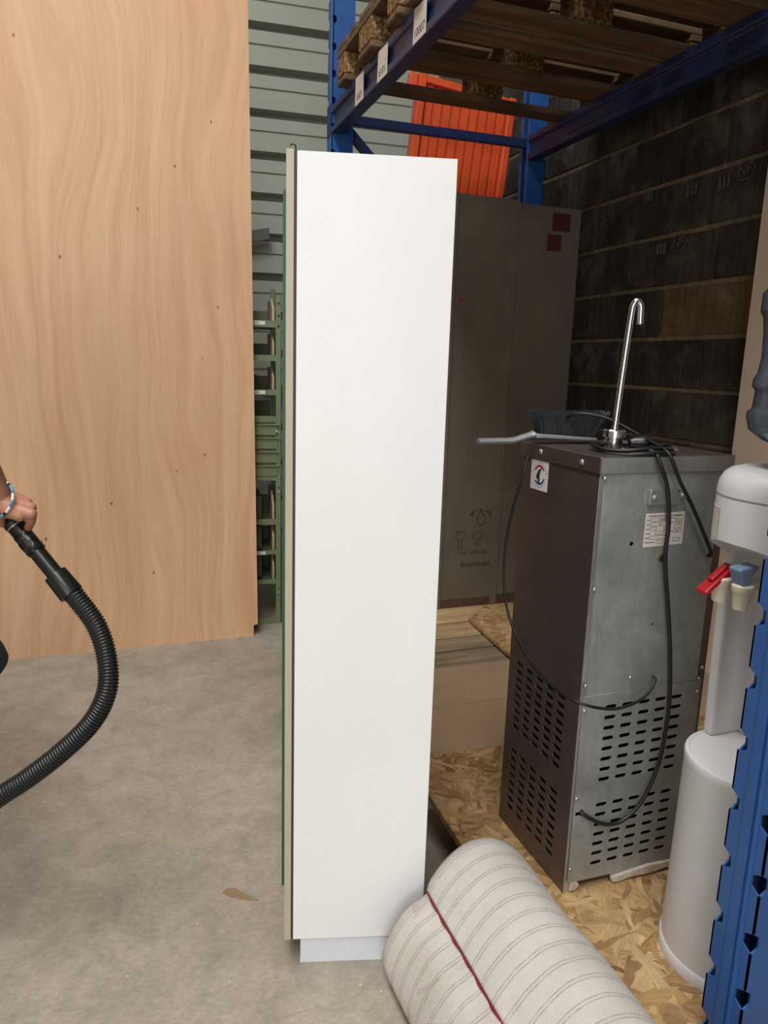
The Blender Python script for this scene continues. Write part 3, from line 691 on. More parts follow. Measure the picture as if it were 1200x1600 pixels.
for x_, z_, w in ((0.958, 0.9738, 0.080), (0.9545, 0.966, 0.007), (0.9545, 0.957, 0.008), (0.9545, 0.948, 0.008), (0.9545, 0.939, 0.011), (0.9545, 0.930, 0.008), (0.9545, 0.921, 0.023),
                  (1.010, 0.969, 0.009), (1.005, 0.960, 0.014), (1.008, 0.942, 0.011), (0.985, 0.966, 0.014), (1.027, 0.960, 0.009), (0.984, 0.957, 0.006), (1.026, 0.942, 0.007)):
    MB().box((x_, FY0 - 0.0023, z_), (x_ + w, FY0 - 0.0019, z_ + 0.0012)).build('printed_line', M['ink'], rp)
W_(MB().lathe([(0.0085, 0), (0.0085, 0.006)], (0.999, FY0 - 0.001, 0.889), 6, (0, -1, 0)), 'brass_nut', m_metal('old_brass', '#7c6a56', 0.4, 0.8))
W_(MB().lathe([(0.005, 0.0), (0.005, 0.0066), (0.0, 0.0067)], (0.999, FY0 - 0.001, 0.889), 12, (0, -1, 0)), 'nut_bore', M['inner'])
sk = W_(MB().box((FX0 - 0.0016, 1.306, 0.994), (FX0 - 0.001, 1.373, 1.058)), 'round_logo_sticker', M['paper_w'])
cy, cz = 1.338, 1.0275
def arc(r0, r1, t0, t1, mat, n=14):
    p = [(cy_ , cz_) for cy_, cz_ in [(-r1*math.cos(t0 + (t1-t0)*k/n), r1*math.sin(t0 + (t1-t0)*k/n)) for k in range(n+1)]]
    q = [(-r0*math.cos(t0 + (t1-t0)*k/n), r0*math.sin(t0 + (t1-t0)*k/n)) for k in range(n, -1, -1)]
    MB().prism(p + q, 0.0004, LEFT(FX0 - 0.0018, cy, cz)).build('printed_arc', mat, sk)
arc(0.0175, 0.0215, 0.45, 2.55, plain('crimson_print', '#a51d38', 0.5)); arc(0.0175, 0.0215, PI + 0.35, 2*PI - 0.75, plain('navy_print', '#1f3d75', 0.5))
MB().prism([(0.008, 0.0165), (0.002, 0.014), (-0.006, 0.008), (-0.013, -0.004), (-0.0125, -0.008), (-0.009, -0.010), (-0.004, -0.009), (-0.005, -0.014), (-0.002, -0.019), (0.001, -0.018), (0.002, -0.010), (0.0005, -0.002), (0.003, 0.007)], 0.0004,
           LEFT(FX0 - 0.0018, cy, cz)).build('printed_bird', M['ink'], sk)
for k in range(28):
    t = 2*PI*k/28
    MB().box((FX0 - 0.0021, cy + 0.0255*math.cos(t) - 0.0009, cz + 0.0265*math.sin(t) - 0.0007), (FX0 - 0.0017, cy + 0.0255*math.cos(t) + 0.0009, cz + 0.0265*math.sin(t) + 0.0007)).build('printed_letter', M['ink'], sk)
# tap
TX, TY = 0.937, 1.232
W_(MB().lathe([(0.018, 0), (0.018, 0.022), (0.0165, 0.023), (0.0165, 0.026), (0.0225, 0.027), (0.0225, 0.040), (0.021, 0.042), (0.007, 0.0435), (0.007, 0.05)], (TX, TY, zh), 28), 'tap_body', M['chrome'], smooth=35)
W_(MB().tube(bez([(TX, TY, zh + 0.042), (TX + 0.007, TY, 1.25), (TX + 0.0145, TY, 1.36), (TX + 0.0175, TY - 0.001, 1.379), (TX + 0.0235, TY - 0.003, 1.3865), (TX + 0.030, TY - 0.005, 1.379), (TX + 0.0315, TY - 0.006, 1.365), (TX + 0.0325, TY - 0.006, 1.342)], 10), 0.0062, 14), 'gooseneck', M['chrome'], smooth=40)
# power lead: coil around the tap, plug, run down the near face
coil = [(0.962 + 0.082*math.cos(t), 1.205 + (0.076 - 0.002*t)*math.sin(t), zh + 0.006 + 0.003*math.sin(3*t) + 0.0022*t/2) for t in [k*PI/8 for k in range(-8, 17)]]
coil += [(0.955, 1.150, zh + 0.012), (0.957, 1.128, zh + 0.006)]
run = [(0.962, 1.117, 1.078), (0.985, 1.117, 1.03), (0.997, 1.117, 0.96), (0.998, 1.117, 0.89), (1.018, 1.117, 0.79), (1.034, 1.116, 0.70), (1.046, 1.114, 0.59), (1.043, 1.112, 0.50), (1.030, 1.110, 0.43), (0.998, 1.108, 0.362), (0.955, 1.110, 0.325), (0.915, 1.114, 0.322), (0.884, 1.120, 0.336), (0.864, 1.126, 0.350), (0.860, 1.15, 0.352)]
W_(MB().tube(bez(coil + run, 6), 0.0042, 10), 'power_cord', M['black'], smooth=60)
W_(MB().tube(bez([(0.90, 1.392, 1.12), (0.895, 1.345, 1.150), (0.915, 1.31, 1.160), (0.955, 1.28, 1.152), (0.985, 1.23, 1.128), (0.988, 1.17, 1.112), (0.983, 1.120, 1.096), (1.01, 1.114, 1.045), (1.05, 1.114, 0.99), (1.087, 1.116, 0.935), (1.113, 1.118, 0.892), (1.118, 1.14, 0.884)], 8), 0.0038, 10), 'power_cord', M['black'], smooth=60)
pg_ = W_(MB().lathe([(0.009, 0.0), (0.012, 0.008), (0.017, 0.022), (0.018, 0.034), (0.018, 0.040)], (0.963, 1.215, zh + 0.017), 18, (1, -0.25, 0.05)), 'plug', M['black_gloss'], smooth=40)
for s in (-1, 1):
    MB().tube([(0.999, 1.206, zh + 0.018 + s*0.0095), (1.018, 1.201, zh + 0.019 + s*0.0095)], 0.0023, 8).build('plug_pin', M['chrome'], pg_)
# thin black hose drooping from the lid corner across to the service panel
W_(MB().tube(bez([(0.834, 1.385, 1.066), (0.818, 1.375, 1.02), (0.805, 1.395, 0.92), (0.800, 1.400, 0.80), (0.800, 1.365, 0.705), (0.800, 1.27, 0.640), (0.802, 1.17, 0.617), (0.818, 1.10, 0.614), (0.884, 1.092, 0.597), (0.940, 1.095, 0.600), (0.976, 1.10, 0.614), (1.000, 1.11, 0.634), (1.003, 1.120, 0.640)], 10), 0.0031, 8), 'drain_hose', M['black'], smooth=60)
for x_, z_ in ((1.13, 0.615),): screw((x_, FY0 - 0.004, z_), (0, -1, 0), 0.004)

# ------------------------------------------------------------------ dust brush lying on the cooler
bz = 1.0935
db = thing('dust_brush', 'grey handled dust brush with black bristles lying upside down on the steel cooler', 'brush', (0.84, 1.36, bz))
def dbp(pts): return [Vector((x - 0.84, y - 1.36, z - bz)) for x, y, z in pts]
mb = MB(); path = bez([(0.697, 1.365, 1.0975), (0.75, 1.364, 1.098), (0.780, 1.363, 1.099), (0.808, 1.362, 1.1065), (0.828, 1.361, 1.112)], 6)
mb.tube(dbp(path), [0.0105] * (len(path) - 3) + [0.011, 0.012, 0.013], 10, squash=0.62)
mb.build('handle', M['grey_pl'], db, smooth=50)
MB().prism([(-0.013, 0.011), (0.0, 0.0115), (0.138, 0.0045), (0.140, -0.001 + 0.012), (0.0, 0.0205), (-0.013, 0.020)], 0.036, frame((0, 0.018, 0), (1,0,0), (0,0,1), (0,-1,0))).build('brush_head', M['grey_pl'], db, 0.002)
bm_ = MB()
for i in range(20):
    for j in range(4):
        u = i / 19; x_ = 0.002 + u * 0.128; y_ = -0.013 + j * 0.0085; lean = (u - 0.30) * 0.05
        base = Vector((x_, y_, 0.0185 - 0.008*u)); 
        for k in range(7):
            dx, dy = random.uniform(-0.006, 0.006), random.uniform(-0.006, 0.006)
            top = base + Vector((lean + dx, dy + (j - 1.5)*0.002, 0.050 + random.uniform(-0.003, 0.003) + 0.007*u))
            bm_.tube([base + Vector((dx*0.3, dy*0.3, 0)), (base + top)/2 + Vector((lean*-0.08, 0, 0)), top], [0.0011, 0.0012, 0.0007], 3, cap=False)
br_ = bm_.build('bristles', M['bristle'], db); br_['kind'] = 'stuff'

# ------------------------------------------------------------------ white water dispenser
DX, DY, DZ = 1.045, 0.895, 0.1625
wdsp = thing('water_dispenser', 'white plastic water dispenser with red and blue taps behind the near blue upright', 'water dispenser', (DX, DY, DZ))
def dee(r, back, n=20, inset=0.0, flat=0.0):
    """D outline: half circle towards -X, straight sides back to +X"""
    pts = [(-(r - inset) * math.sin(t), (r - inset) * math.cos(t)) for t in [PI * k / n for k in range(n + 1)]]
    return pts + [(back - inset, -(r - inset)), (back - inset, r - inset)]
def dloft(levels, name, mat, parent=wdsp, smooth=45):
    mb = MB(); n = len(levels[0][1]); vs = []
    for z_, pts in levels: vs += [(x, y, z_) for x, y in pts]
    fs = [tuple(range(n-1, -1, -1)), tuple((len(levels)-1)*n + i for i in range(n))]
    for l in range(len(levels) - 1):
        for i in range(n): fs.append((l*n + i, l*n + (i+1) % n, (l+1)*n + (i+1) % n, (l+1)*n + i))
    mb.add(vs, fs); return mb.build(name, mat, parent, smooth=smooth)
R0, BK = 0.117, 0.18
dloft([(0.0, dee(R0 + 0.003, BK)), (0.02, dee(R0 + 0.004, BK)), (0.024, dee(R0 + 0.001, BK))], 'foot_rim', M['white_pl'])
dloft([(0.024, dee(R0, BK)), (0.395, dee(R0 - 0.004, BK)), (0.404, dee(R0 - 0.002, BK)), (0.410, dee(R0 - 0.004, BK)), (0.411, dee(R0 - 0.010, BK)), (0.409, dee(R0 - 0.012, BK))], 'base_tank', M['white_pl'])
# recessed column with two cheeks
MB().box((0.055, -0.10, 0.408), (0.175, 0.10, 0.80)).build('column_back', M['white_pl'], wdsp, 0.004)
for s in (-1, 1):
    MB().prism([(-0.012, 0.408), (0.175, 0.408), (0.175, 0.78), (0.0, 0.78), (-0.02, 0.74)], 0.022, frame((0, s*0.100 + 0.011, 0), (1,0,0), (0,0,1), (0,-1,0))).build('column_cheek', M['white_pl'], wdsp, 0.006, seg=2)
    MB().box((0.01, s*0.112 - 0.004, 0.408), (0.02, s*0.112 + 0.004, 0.74)).build('cheek_rib', M['white_pl'], wdsp, 0.002)
MB().box((-0.01, -0.09, 0.50), (0.06, -0.082, 0.506)).build('cup_guide', M['white_pl'], wdsp, 0.002)
# head: slanting underside, rounded top
n_ = 20
lev = []
base_pts = dee(R0 - 0.004, BK)
def slant(pts, zf, zb): return [(x, y, zb + (zf - zb) * max(0.0, min(1.0, (0.09 - x) / 0.2))) for x, y in pts]
mbh = MB(); rings = [slant(base_pts, 0.815, 0.725)] + [[(x, y, z_) for x, y in dee(R0 - 0.004, BK, inset=i_)] for z_, i_ in ((0.90, 0.0), (0.912, 0.002), (0.924, 0.008), (0.932, 0.018), (0.936, 0.032))]
n_ = len(base_pts); vs = [p for r in rings for p in r]
fs = [tuple(range(n_-1, -1, -1)), tuple((len(rings)-1)*n_ + i for i in range(n_))] + [(l*n_ + i, l*n_ + (i+1) % n_, (l+1)*n_ + (i+1) % n_, (l+1)*n_ + i) for l in range(len(rings)-1) for i in range(n_)]
mbh.add(vs, fs); hd = mbh.build('head', M['white_pl'], wdsp, smooth=45)
MB().lathe([(0.075, 0.930), (0.080, 0.945), (0.070, 0.950), (0.05, 0.948)], (0.040, -0.022, 0), 36).build('bottle_collar', M['white_pl'], wdsp, smooth=40)
MB().lathe([(R0 - 0.0042, 0.815), (R0 - 0.0034, 0.8155), (R0 - 0.0034, 0.868), (R0 - 0.0042, 0.8685)], (0, 0, 0), 10, None, PI*0.70, PI*0.88).build('faded_sticker', M['paper'], hd, smooth=40)
MB().lathe([(R0 - 0.0036, 0.8885), (R0 - 0.0032, 0.889), (R0 - 0.0032, 0.8905), (R0 - 0.0036, 0.891)], (0, 0, 0), 24, None, PI*0.5, PI*1.5).build('lid_seam', M['grey_pl'], hd)
# taps on the column
def faucet(y, mat, lever):
    bd = MB().lathe([(0.012, 0.0), (0.015, 0.028), (0.017, 0.031), (0.0175, 0.040), (0.015, 0.043), (0.0, 0.043)], (-0.095, y, 0.708), 20).build('tap_spout', M['ivory'], wdsp, smooth=40)
    MB().tube([(-0.09, y, 0.732), (0.06, y, 0.734)], 0.010, 14).build('tap_stem', M['ivory'], bd, smooth=40)
    if lever == 'paddle':
        MB().prism([(-0.012, 0.706), (0.004, 0.704), (0.004, 0.718), (0.018, 0.736), (0.016, 0.740), (-0.022, 0.736), (-0.022, 0.731)], 0.026, frame((-0.095, y + 0.013, 0.044), (1,0,0), (0,0,1), (0,-1,0))).build('tap_lever', mat, bd, 0.002)
    else:
        M4 = frame((-0.092, y, 0.757), (0.80, 0, 0.60), (0, 1, 0), (-0.60, 0, 0.80))
        MB().box((-0.055, -0.012, -0.004), (0.018, 0.012, 0.006), M4).box((-0.030, -0.006, 0.006), (0.010, 0.006, 0.012), M4).box((-0.008, -0.008, -0.012), (0.008, 0.008, -0.002), M4).build('tap_lever', mat, bd, 0.002)
faucet(0.030, M['red_pl'], 'long'); faucet(-0.016, M['blue_pl'], 'paddle')
# inverted water bottle
bt = [(0.020, 1.092), (0.024, 1.098), (0.028, 1.106), (0.060, 1.118), (0.100, 1.135), (0.120, 1.150), (0.126, 1.172), (0.125, 1.180), (0.119, 1.186), (0.117, 1.215), (0.123, 1.222), (0.122, 1.234), (0.117, 1.244), (0.114, 1.27), (0.116, 1.31), (0.119, 1.335), (0.124, 1.342), (0.124, 1.372), (0.118, 1.380), (0.117, 1.408), (0.122, 1.414), (0.122, 1.436), (0.112, 1.460), (0.090, 1.474), (0.05, 1.480), (0.0, 1.476)]
inner = [(r - 0.0025 if r > 0.01 else 0.0, z_ - 0.002 if z_ > 1.44 else z_) for r, z_ in bt]
bo = MB().lathe([(r, z_ - 1.092) for r, z_ in bt] + [(r, z_ - 1.092) for r, z_ in reversed(inner)], (0, 0, 0), 48).build('water_bottle', M['bottle'], smooth=30)
bo.location = (DX + 0.040, DY - 0.022, 1.102)
tag(bo, 'large blue tinted water bottle standing upside down on the white dispenser', 'bottle')

# ------------------------------------------------------------------ rolled carpet
cs = [(0.546, 0.205), (0.560, 0.222), (0.595, 0.256), (0.640, 0.280), (0.690, 0.281), (0.735, 0.258), (0.766, 0.222), (0.778, 0.190), (0.770, 0.173), (0.735, 0.169), (0.705, 0.170), (0.668, 0.160), (0.640, 0.10), (0.60, 0.03),
      (0.55, 0.010), (0.50, 0.011), (0.468, 0.030), (0.460, 0.065), (0.475, 0.115), (0.505, 0.165), (0.540, 0.192), (0.59, 0.236), (0.640, 0.262), (0.690, 0.262), (0.730, 0.238), (0.752, 0.205)]
line = bez([(x, 0, z_) for x, z_ in cs], 4)
YA, YB = 1.178, 0.36; NY = 60
th = 0.007
nrm = []
for i in range(len(line)):
    t = (line[min(i+1, len(line)-1)] - line[max(i-1, 0)]).normalized(); nrm.append(Vector((-t.z, 0, t.x)))
arc_ = [0.0]
for a, b in zip(line, line[1:]): arc_.append(arc_[-1] + (b - a).length)
random.seed(3)
def carpet_sheet(off, name, mat):
    me = bpy.data.meshes.new(name); vs = []; fs = []; uv = []
    for j in range(NY + 1):
        w = j / NY
        for i, p in enumerate(line):
            q = p + nrm[i] * off
            wob = 0.004 * math.sin(w * 9 + i * 0.13) + 0.003 * math.sin(w * 21 + i * 0.3)
            y = YA + (YB - YA) * w + 0.018 * math.sin(i * 0.11) * (1 - w) - 0.010 * (i / len(line)) * (1 - w)
            vs.append((q.x + wob * nrm[i].x * (0.4 + w) , y, max(q.z + wob * abs(nrm[i].z) * 0.5, 0.004))); uv.append((w * abs(YB - YA), arc_[i]))
    n = len(line)
    for j in range(NY):
        for i in range(n - 1): fs.append((j*n + i, j*n + i + 1, (j+1)*n + i + 1, (j+1)*n + i))
    me.from_pydata(vs, [], fs); ul = me.uv_layers.new(name='UVMap')
    for lp in me.loops: ul.data[lp.index].uv = uv[lp.vertex_index]
    shade(me, 60)
    return me
rc = thing('rolled_carpet', 'rolled carpet with cream striped backing and red pile edge, lying by the white cabinet', 'carpet', (0, 0, 0))
me = carpet_sheet(0.0, 'backing', M['carpet']); bk = link('backing', me, M['carpet'], rc)
bk.modifiers.new('s', 'SOLIDIFY').thickness = 0.003; bk.modifiers['s'].offset = -1
me = carpet_sheet(-0.0042, 'red_pile', M['carpet_red']); pk = link('red_pile', me, M['carpet_red'], rc)
pk.modifiers.new('s', 'SOLIDIFY').thickness = 0.005; pk.modifiers['s'].offset = -1

n_l = len(line); vsb = [v.co.copy() for v in bk.data.vertices]
MB().tube([vsb[j*n_l] + Vector((-0.0018 + 0.0012*math.sin(j*1.7), 0, -0.003 + 0.0008*math.sin(j*2.9))) for j in range(NY + 1)], 0.0029, 6).build('red_edge', M['carpet_red'], rc)
MB().tube([vsb[i] + Vector((0, 0.0015, 0)) - nrm[i]*0.002 for i in range(0, 34)], 0.0026, 6).build('red_edge', M['carpet_red'], rc)

# ------------------------------------------------------------------ vacuum wand and hose
vw = thing('vacuum_hose', 'black ribbed vacuum hose with taped wand held in the hand at left', 'vacuum hose', (-0.22, 1.63, 0))
def V_(mb, name, mat, parent=None, **kw):
    o = mb.build(name, mat, None, **kw); o.parent = parent or vw
    if parent is None: o.location = (0.22, -1.63, 0)
    return o
A = Vector((-0.222, 1.636, 0.905)); Bq = Vector((-0.138, 1.580, 0.796)); ax = (Bq - A).normalized()
A0 = A - ax * 0.03; elbow = bez([A0, A0 + Vector((-0.05, 0.02, 0.025)), A0 + Vector((-0.20, 0.06, 0.09)), A0 + Vector((-0.42, 0.12, 0.16))], 6)
V_(MB().tube(list(reversed(elbow)) + [A, A + ax*0.03], 0.0165, 18), 'wand_tube', M['black_gloss'], smooth=50)
V_(MB().lathe([(0.0195, 0), (0.0205, 0.002), (0.0205, 0.012), (0.0195, 0.014)], A - ax*0.006, 24, ax), 'ring', M['black'], smooth=40)
V_(MB().lathe([(0.0197, 0.014), (0.0200, 0.0155), (0.0197, 0.017)], A - ax*0.006, 24, ax), 'bright_ring', M['screw'], smooth=40)
V_(MB().tube([A, A + ax*0.045], 0.0185, 20), 'wand_sleeve', M['black_gloss'], smooth=50)
L_ = (Bq - A).length
V_(MB().tube([A + ax*0.04, Bq], 0.0165, 20), 'wand_sleeve', M['black_gloss'], smooth=50)
tp = [(0.0200, 0.030 + k*0.0058) for k in range(9)]
mbt = MB().lathe(tp, A, 18, ax); random.seed(11)
for i_, p_ in enumerate(mbt.v):
    p_ = Vector(p_); c0 = A + ax * (p_ - A).dot(ax); mbt.v[i_] = tuple(c0 + (p_ - c0) * random.uniform(0.93, 1.05))
V_(mbt, 'tape_wrap', M['black_gloss'], smooth=25)
V_(MB().lathe([(0.0165, -0.012), (0.0235, -0.011), (0.0240, 0.0), (0.0250, 0.040), (0.0245, 0.043), (0.021, 0.044)], Bq, 28, ax), 'collar', M['black_gloss'], smooth=35)
hp = bez([Bq + ax*0.035, (-0.105, 1.560, 0.757), (-0.068, 1.536, 0.700), (-0.051, 1.515, 0.635), (-0.054, 1.502, 0.570), (-0.086, 1.500, 0.506), (-0.146, 1.508, 0.445), (-0.217, 1.522, 0.387), (-0.285, 1.53, 0.342), (-0.42, 1.53, 0.24), (-0.60, 1.50, 0.10), (-0.80, 1.44, 0.035), (-1.05, 1.36, 0.024), (-1.4, 1.2, 0.024)], 40)
# resample evenly, four rings per rib
dist = [0.0]
for a, b in zip(hp, hp[1:]): dist.append(dist[-1] + (b - a).length)
step = 0.0066 / 4; pts = []; j = 0; s = 0.0
while s < dist[-1]:
    while dist[j+1] < s: j += 1
    f = (s - dist[j]) / max(dist[j+1] - dist[j], 1e-9); pts.append(hp[j].lerp(hp[j+1], f)); s += step
rr = [(0.0212, 0.0212, 0.0188, 0.0186)[i % 4] for i in range(len(pts))]
V_(MB().tube(pts, rr, 18), 'ribbed_hose', plain('ribbed_hose_plastic', '#232324', 0.3, var=0.1), smooth=60)

# ------------------------------------------------------------------ person (mostly left of the frame)
def capsule(bm, a, b, ra, rb, seg=14, rings=5):
    a, b = Vector(a), Vector(b); d = b - a; Ln = d.length; q = Vector((0,0,1)).rotation_difference(d.normalized() if Ln > 1e-6 else Vector((0,0,1)))
    pr = [(0.0, -ra)] + [(ra*math.cos(t), ra*math.sin(t)) for t in [-PI/2 + PI/2*(k+1)/rings for k in range(rings)]] + [(rb*math.cos(t), Ln + rb*math.sin(t)) for t in [PI/2*k/rings for k in range(rings)]] + [(0.0, Ln + rb)]
    vs = []
    for r, z_ in pr:
        for k in range(seg):
            t = 2*PI*k/seg; vs.append(a + q @ Vector((r*math.cos(t), r*math.sin(t), z_)))
    fs = [(i*seg + k, i*seg + (k+1) % seg, (i+1)*seg + (k+1) % seg, (i+1)*seg + k) for i in range(len(pr)-1) for k in range(seg)]
    bm.add(vs, fs)
def ellip(bm, c, r, seg=16, rings=10):
    c = Vector(c); vs = [(c.x + r[0]*math.cos(2*PI*k/seg)*math.sin(PI*i/rings), c.y + r[1]*math.sin(2*PI*k/seg)*math.sin(PI*i/rings), c.z + r[2]*math.cos(PI*i/rings)) for i in range(rings+1) for k in range(seg)]
    bm.add(vs, [(i*seg + k, (i+1)*seg + k, (i+1)*seg + (k+1) % seg, i*seg + (k+1) % seg) for i in range(rings) for k in range(seg)])
def fuse(bm, name, mat, parent, voxel, smooth=3):
    me = bpy.data.meshes.new(name); me.from_pydata(bm.v, [], bm.f)
    b2 = bmesh.new(); b2.from_mesh(me); bmesh.ops.remove_doubles(b2, verts=b2.verts, dist=1e-5); bmesh.ops.recalc_face_normals(b2, faces=b2.faces); b2.to_mesh(me); b2.free()
    o = bpy.data.objects.new(name, me); COL.objects.link(o)
    r = o.modifiers.new('r', 'REMESH'); r.mode = 'VOXEL'; r.voxel_size = voxel
    sm = o.modifiers.new('s', 'SMOOTH'); sm.iterations = smooth; sm.factor = 0.5
    dg = bpy.context.evaluated_depsgraph_get(); m2 = bpy.data.meshes.new_from_object(o.evaluated_get(dg))
    bpy.data.objects.remove(o); bpy.data.meshes.remove(me)
    for p in m2.polygons: p.use_smooth = True
    m2.name = name
    return link(name, m2, mat, parent)
pe = thing('person', 'person at the left edge in dark rolled shorts and braided bracelet, gripping the vacuum wand', 'person', (-0.46, 1.80, 0))
PO = Vector((-0.46, 1.80, 0))
b = MB()
def c_(a, q, ra, rb): capsule(b, Vector(a) - PO, Vector(q) - PO, ra, rb)
# legs
def pix(px, py, d): return Vector((0, 0, 1.25)) + (cr * (px - 600) - cu * (py - 800) - cb * 1134.2) * (d / 1134.2)
HIPR, HIPL = Vector((-0.50, 1.70, 0.88)), Vector((-0.70, 1.62, 0.88))
KNR, KNL = Vector((-0.352, 1.80, 0.50)), Vector((-0.66, 1.78, 0.50)); ANR, ANL = Vector((-0.62, 1.86, 0.085)), Vector((-0.74, 1.72, 0.085))
FWD = Vector((0.55, 0.83, 0)).normalized(); FT = Vector((-0.15, 0.95, 0)).normalized()
for h, k_, a_ in ((HIPR, KNR, ANR), (HIPL, KNL, ANL)):
    c_(h, k_, 0.083, 0.056); c_(k_, k_.lerp(a_, 0.35), 0.052, 0.054); c_(k_.lerp(a_, 0.35), a_, 0.054, 0.036); c_(a_ - FT*0.03 + Vector((0, 0, -0.035)), a_ + FT*0.14 + Vector((0, 0, -0.052)), 0.034, 0.028)
# torso, neck, head; the chest turns towards the hand on the wand
TC = Vector((-0.63, 1.63, 0)); SD = Vector((0.86, 0.0, 0)) - FWD * FWD.dot(Vector((0.86, 0, 0))); SD.normalize()
def tc(side, z_, fw=0.0): return TC + SD * side + FWD * fw + Vector((0, 0, z_))
c_(tc(-0.05, 0.93), tc(0.05, 0.93), 0.115, 0.115); c_(tc(-0.04, 1.05, 0.01), tc(0.04, 1.05, 0.01), 0.112, 0.112); c_(tc(-0.08, 1.24, 0.03), tc(0.08, 1.24, 0.03), 0.115, 0.115); c_(tc(-0.14, 1.36, 0.03), tc(0.14, 1.36, 0.03), 0.065, 0.065)
c_(tc(0, 1.40, 0.04), tc(0, 1.50, 0.06), 0.055, 0.052); HD = tc(0, 1.60, 0.085); ellip(b, HD - PO, (0.085, 0.085, 0.112)); ellip(b, HD + FWD*0.03 + Vector((0, 0, -0.045)) - PO, (0.058, 0.058, 0.065)); c_(HD + FWD*0.085, HD + FWD*0.098 + Vector((0, 0, -0.028)), 0.009, 0.013)
for s in (-1, 1): ellip(b, HD + SD*s*0.084 - PO, (0.016, 0.016, 0.03))
# arm that holds the wand: shoulder, elbow, wrist
SH, EL, WR = tc(0.17, 1.35, 0.03), pix(-95, 610, 1.33), pix(-1, 781, 1.47)
c_(SH, EL, 0.05, 0.041); c_(EL, EL.lerp(WR, 0.3), 0.042, 0.040); c_(EL.lerp(WR, 0.3), WR, 0.040, 0.028)
SH2, EL2, WR2 = tc(-0.17, 1.35, 0.03), tc(-0.24, 1.10, 0.04), tc(-0.12, 1.03, 0.24)
c_(SH2, EL2, 0.05, 0.041); c_(EL2, WR2, 0.041, 0.029)
dr2 = (WR2 - EL2).normalized(); sd2 = dr2.cross(Vector((0, 0, 1))).normalized()
c_(WR2, WR2 + dr2*0.07, 0.030, 0.034)
for q in range(4): c_(WR2 + dr2*0.09 + sd2*(q - 1.5)*0.019, WR2 + dr2*(0.15 - 0.008*abs(q - 1.4)) + sd2*(q - 1.5)*0.021 + Vector((0, 0, -0.03)), 0.010, 0.008)
c_(WR2 + dr2*0.03 + sd2*0.03, WR2 + dr2*0.09 + sd2*0.055 + Vector((0, 0, -0.015)), 0.011, 0.009)
body = fuse(b, 'body', M['skin'], pe, 0.0065, 4)
# gripping hand: the back of the hand faces the camera, fingers go over the far side of the wand
h = MB()
def hc(a, q, ra, rb): capsule(h, Vector(a) - PO, Vector(q) - PO, ra, rb, 12, 4)
KN = [pix(49, 803, 1.462), pix(48, 793, 1.478), pix(42, 785, 1.492), pix(32, 779, 1.505)]
RT = [pix(14, 794, 1.462), pix(12, 787, 1.470), pix(9, 780, 1.480), pix(5, 775, 1.490)]
for q in range(4):
    hc(RT[q], KN[q], 0.0175, (0.0115, 0.0118, 0.0112, 0.0105)[q]); hc(WR, RT[q], 0.026, 0.018)
    hc(RT[q] + (A - RT[q]) * 0.30, KN[q] + (A - KN[q]) * 0.25, 0.014, 0.010)
hc(KN[0], pix(48.5, 815, 1.475), 0.0108, 0.0096); hc(pix(48.5, 815, 1.475), pix(44, 825, 1.497), 0.0096, 0.0086); hc(pix(44, 825, 1.497), pix(33, 829, 1.520), 0.0086, 0.0076)
hc(KN[1], pix(48, 803, 1.505), 0.0112, 0.0100); hc(pix(48, 803, 1.505), pix(33, 815, 1.533), 0.0100, 0.0092); hc(pix(33, 815, 1.533), pix(13, 822, 1.522), 0.0092, 0.0080)
hc(KN[2], pix(40, 792, 1.522), 0.0108, 0.0098); hc(pix(40, 792, 1.522), pix(24, 806, 1.545), 0.0098, 0.0090); hc(pix(24, 806, 1.545), pix(5, 814, 1.528), 0.0090, 0.0078)
hc(KN[3], pix(30, 784, 1.530), 0.0098, 0.0088); hc(pix(30, 784, 1.530), pix(16, 797, 1.548), 0.0088, 0.0080); hc(pix(16, 797, 1.548), pix(0, 804, 1.532), 0.0080, 0.0070)
hc(pix(10, 797, 1.458), pix(30, 806, 1.459), 0.0150, 0.0120); hc(pix(4, 796, 1.462), pix(-2, 808, 1.468), 0.0140, 0.0115); hc(pix(-2, 808, 1.468), pix(2, 818, 1.484), 0.0110, 0.0090)
hc(EL.lerp(WR, 0.55), WR, 0.0335, 0.0278)
hnd = fuse(h, 'gripping_hand', M['skin'], pe, 0.0024, 4)
# bracelet
bcol = [plain('teal_cord', '#5f93a6', 0.7), plain('black_cord', '#17171a', 0.7), plain('white_cord', '#cfd9cf', 0.7), plain('blue_cord', '#4a78a8', 0.7)]
brc = bpy.data.objects.new('bracelet', None); COL.objects.link(brc); brc.parent = pe
bc = pix(-2, 781, 1.455); tilt = (cr * 0.36 - cu * 0.22 - cb * 0.88).normalized(); u_ = tilt.cross(cu).normalized(); w_ = tilt.cross(u_)
for k in range(34):
    t0, t1 = 2*PI*k/34, 2*PI*(k + 1.3)/34
    p = [bc + (u_*math.cos(t) + w_*math.sin(t)) * 0.0375 - PO for t in (t0, (t0+t1)/2, t1)]
    MB().tube(p, [0.0024, 0.0034, 0.0024], 7).build('cord_knot', bcol[(k*7 + k//3) % 4], brc, smooth=60)
MB().tube([pix(9, 758.5, 1.47) - PO, pix(23, 760, 1.465) - PO], 0.0008, 5).build('loose_thread', bcol[2], brc)
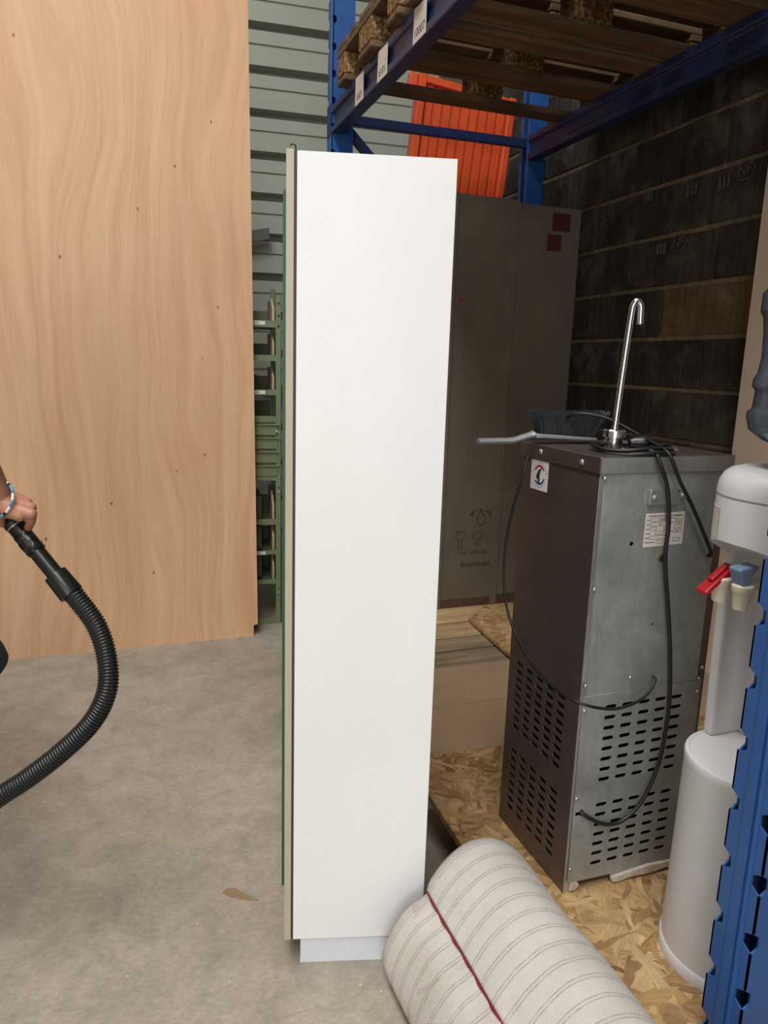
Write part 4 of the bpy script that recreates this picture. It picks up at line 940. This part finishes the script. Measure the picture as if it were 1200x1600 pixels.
# clothes
b = MB()
for hp_, kn_ in ((HIPR, KNR), (HIPL, KNL)):
    c_(hp_, hp_.lerp(kn_, 0.80), 0.104, 0.083)
c_(tc(-0.05, 0.93), tc(0.05, 0.93), 0.127, 0.127)
so = fuse(b, 'shorts', M['denim'], pe, 0.009, 2)
for hp_, kn_ in ((HIPR, KNR), (HIPL, KNL)):
    d_ = (kn_ - hp_).normalized()
    MB().lathe([(0.070, 0.0), (0.090, -0.002), (0.093, 0.012), (0.090, 0.040), (0.080, 0.042)], hp_.lerp(kn_, 0.86) - PO, 28, d_).build('rolled_cuff', M['denim'], so, smooth=40)
b = MB()
c_(tc(-0.05, 1.0), tc(0.05, 1.0), 0.124, 0.124); c_(tc(-0.05, 1.08, 0.01), tc(0.05, 1.08, 0.01), 0.122, 0.122); c_(tc(-0.09, 1.25, 0.03), tc(0.09, 1.25, 0.03), 0.126, 0.126); c_(tc(-0.14, 1.36, 0.03), tc(0.14, 1.36, 0.03), 0.076, 0.076); c_(SH, SH.lerp(EL, 0.5), 0.064, 0.060); c_(SH2, SH2.lerp(EL2, 0.5), 0.064, 0.060)
fuse(b, 'shirt', M['shirt'], pe, 0.009, 14)
b = MB(); ellip(b, HD - FWD*0.02 + Vector((0, 0, 0.035)) - PO, (0.092, 0.092, 0.095)); fuse(b, 'hair', M['hair'], pe, 0.008, 2)
for s in (-1, 1): MB().lathe([(0.0, 0.0), (0.008, 0.002), (0.010, 0.008), (0.0, 0.012)], HD + FWD*0.077 + SD*s*0.03 + Vector((0, 0, 0.006)) - PO, 10, tuple(FWD)).build('eye', M['ink'], pe)
MB().tube([HD + FWD*0.080 - SD*0.02 + Vector((0, 0, -0.066)) - PO, HD + FWD*0.085 + Vector((0, 0, -0.067)) - PO, HD + FWD*0.080 + SD*0.02 + Vector((0, 0, -0.066)) - PO], 0.005, 8).build('mouth', M['carpet_red'], pe, smooth=50)
for a_ in (ANR, ANL):
    b = MB(); c_(a_ - FT*0.035 + Vector((0, 0, -0.035)), a_ + FT*0.15 + Vector((0, 0, -0.048)), 0.048, 0.036); fuse(b, 'shoe', M['shoe'], pe, 0.007, 2)

# ------------------------------------------------------------------ litter on the floor
tag(MB().prism([(0, 0), (0.012, 0.012), (0.03, 0.008), (0.078, -0.052), (0.060, -0.045), (0.014, -0.018)], 0.0008, Matrix.Translation((0.178, 1.548, 0.0002))).build('parcel_tape', M['tape']), 'strip of brown parcel tape stuck to the concrete floor left of the cabinet', 'tape')
tag(MB().prism([(0, 0), (0.018, 0.004), (0.026, 0.001), (0.016, -0.005)], 0.003, Matrix.Translation((0.040, 1.795, 0.0))).build('wood_chip', M['plank']), 'tiny pale wood chip on the concrete in the middle of the open floor', 'wood chip')
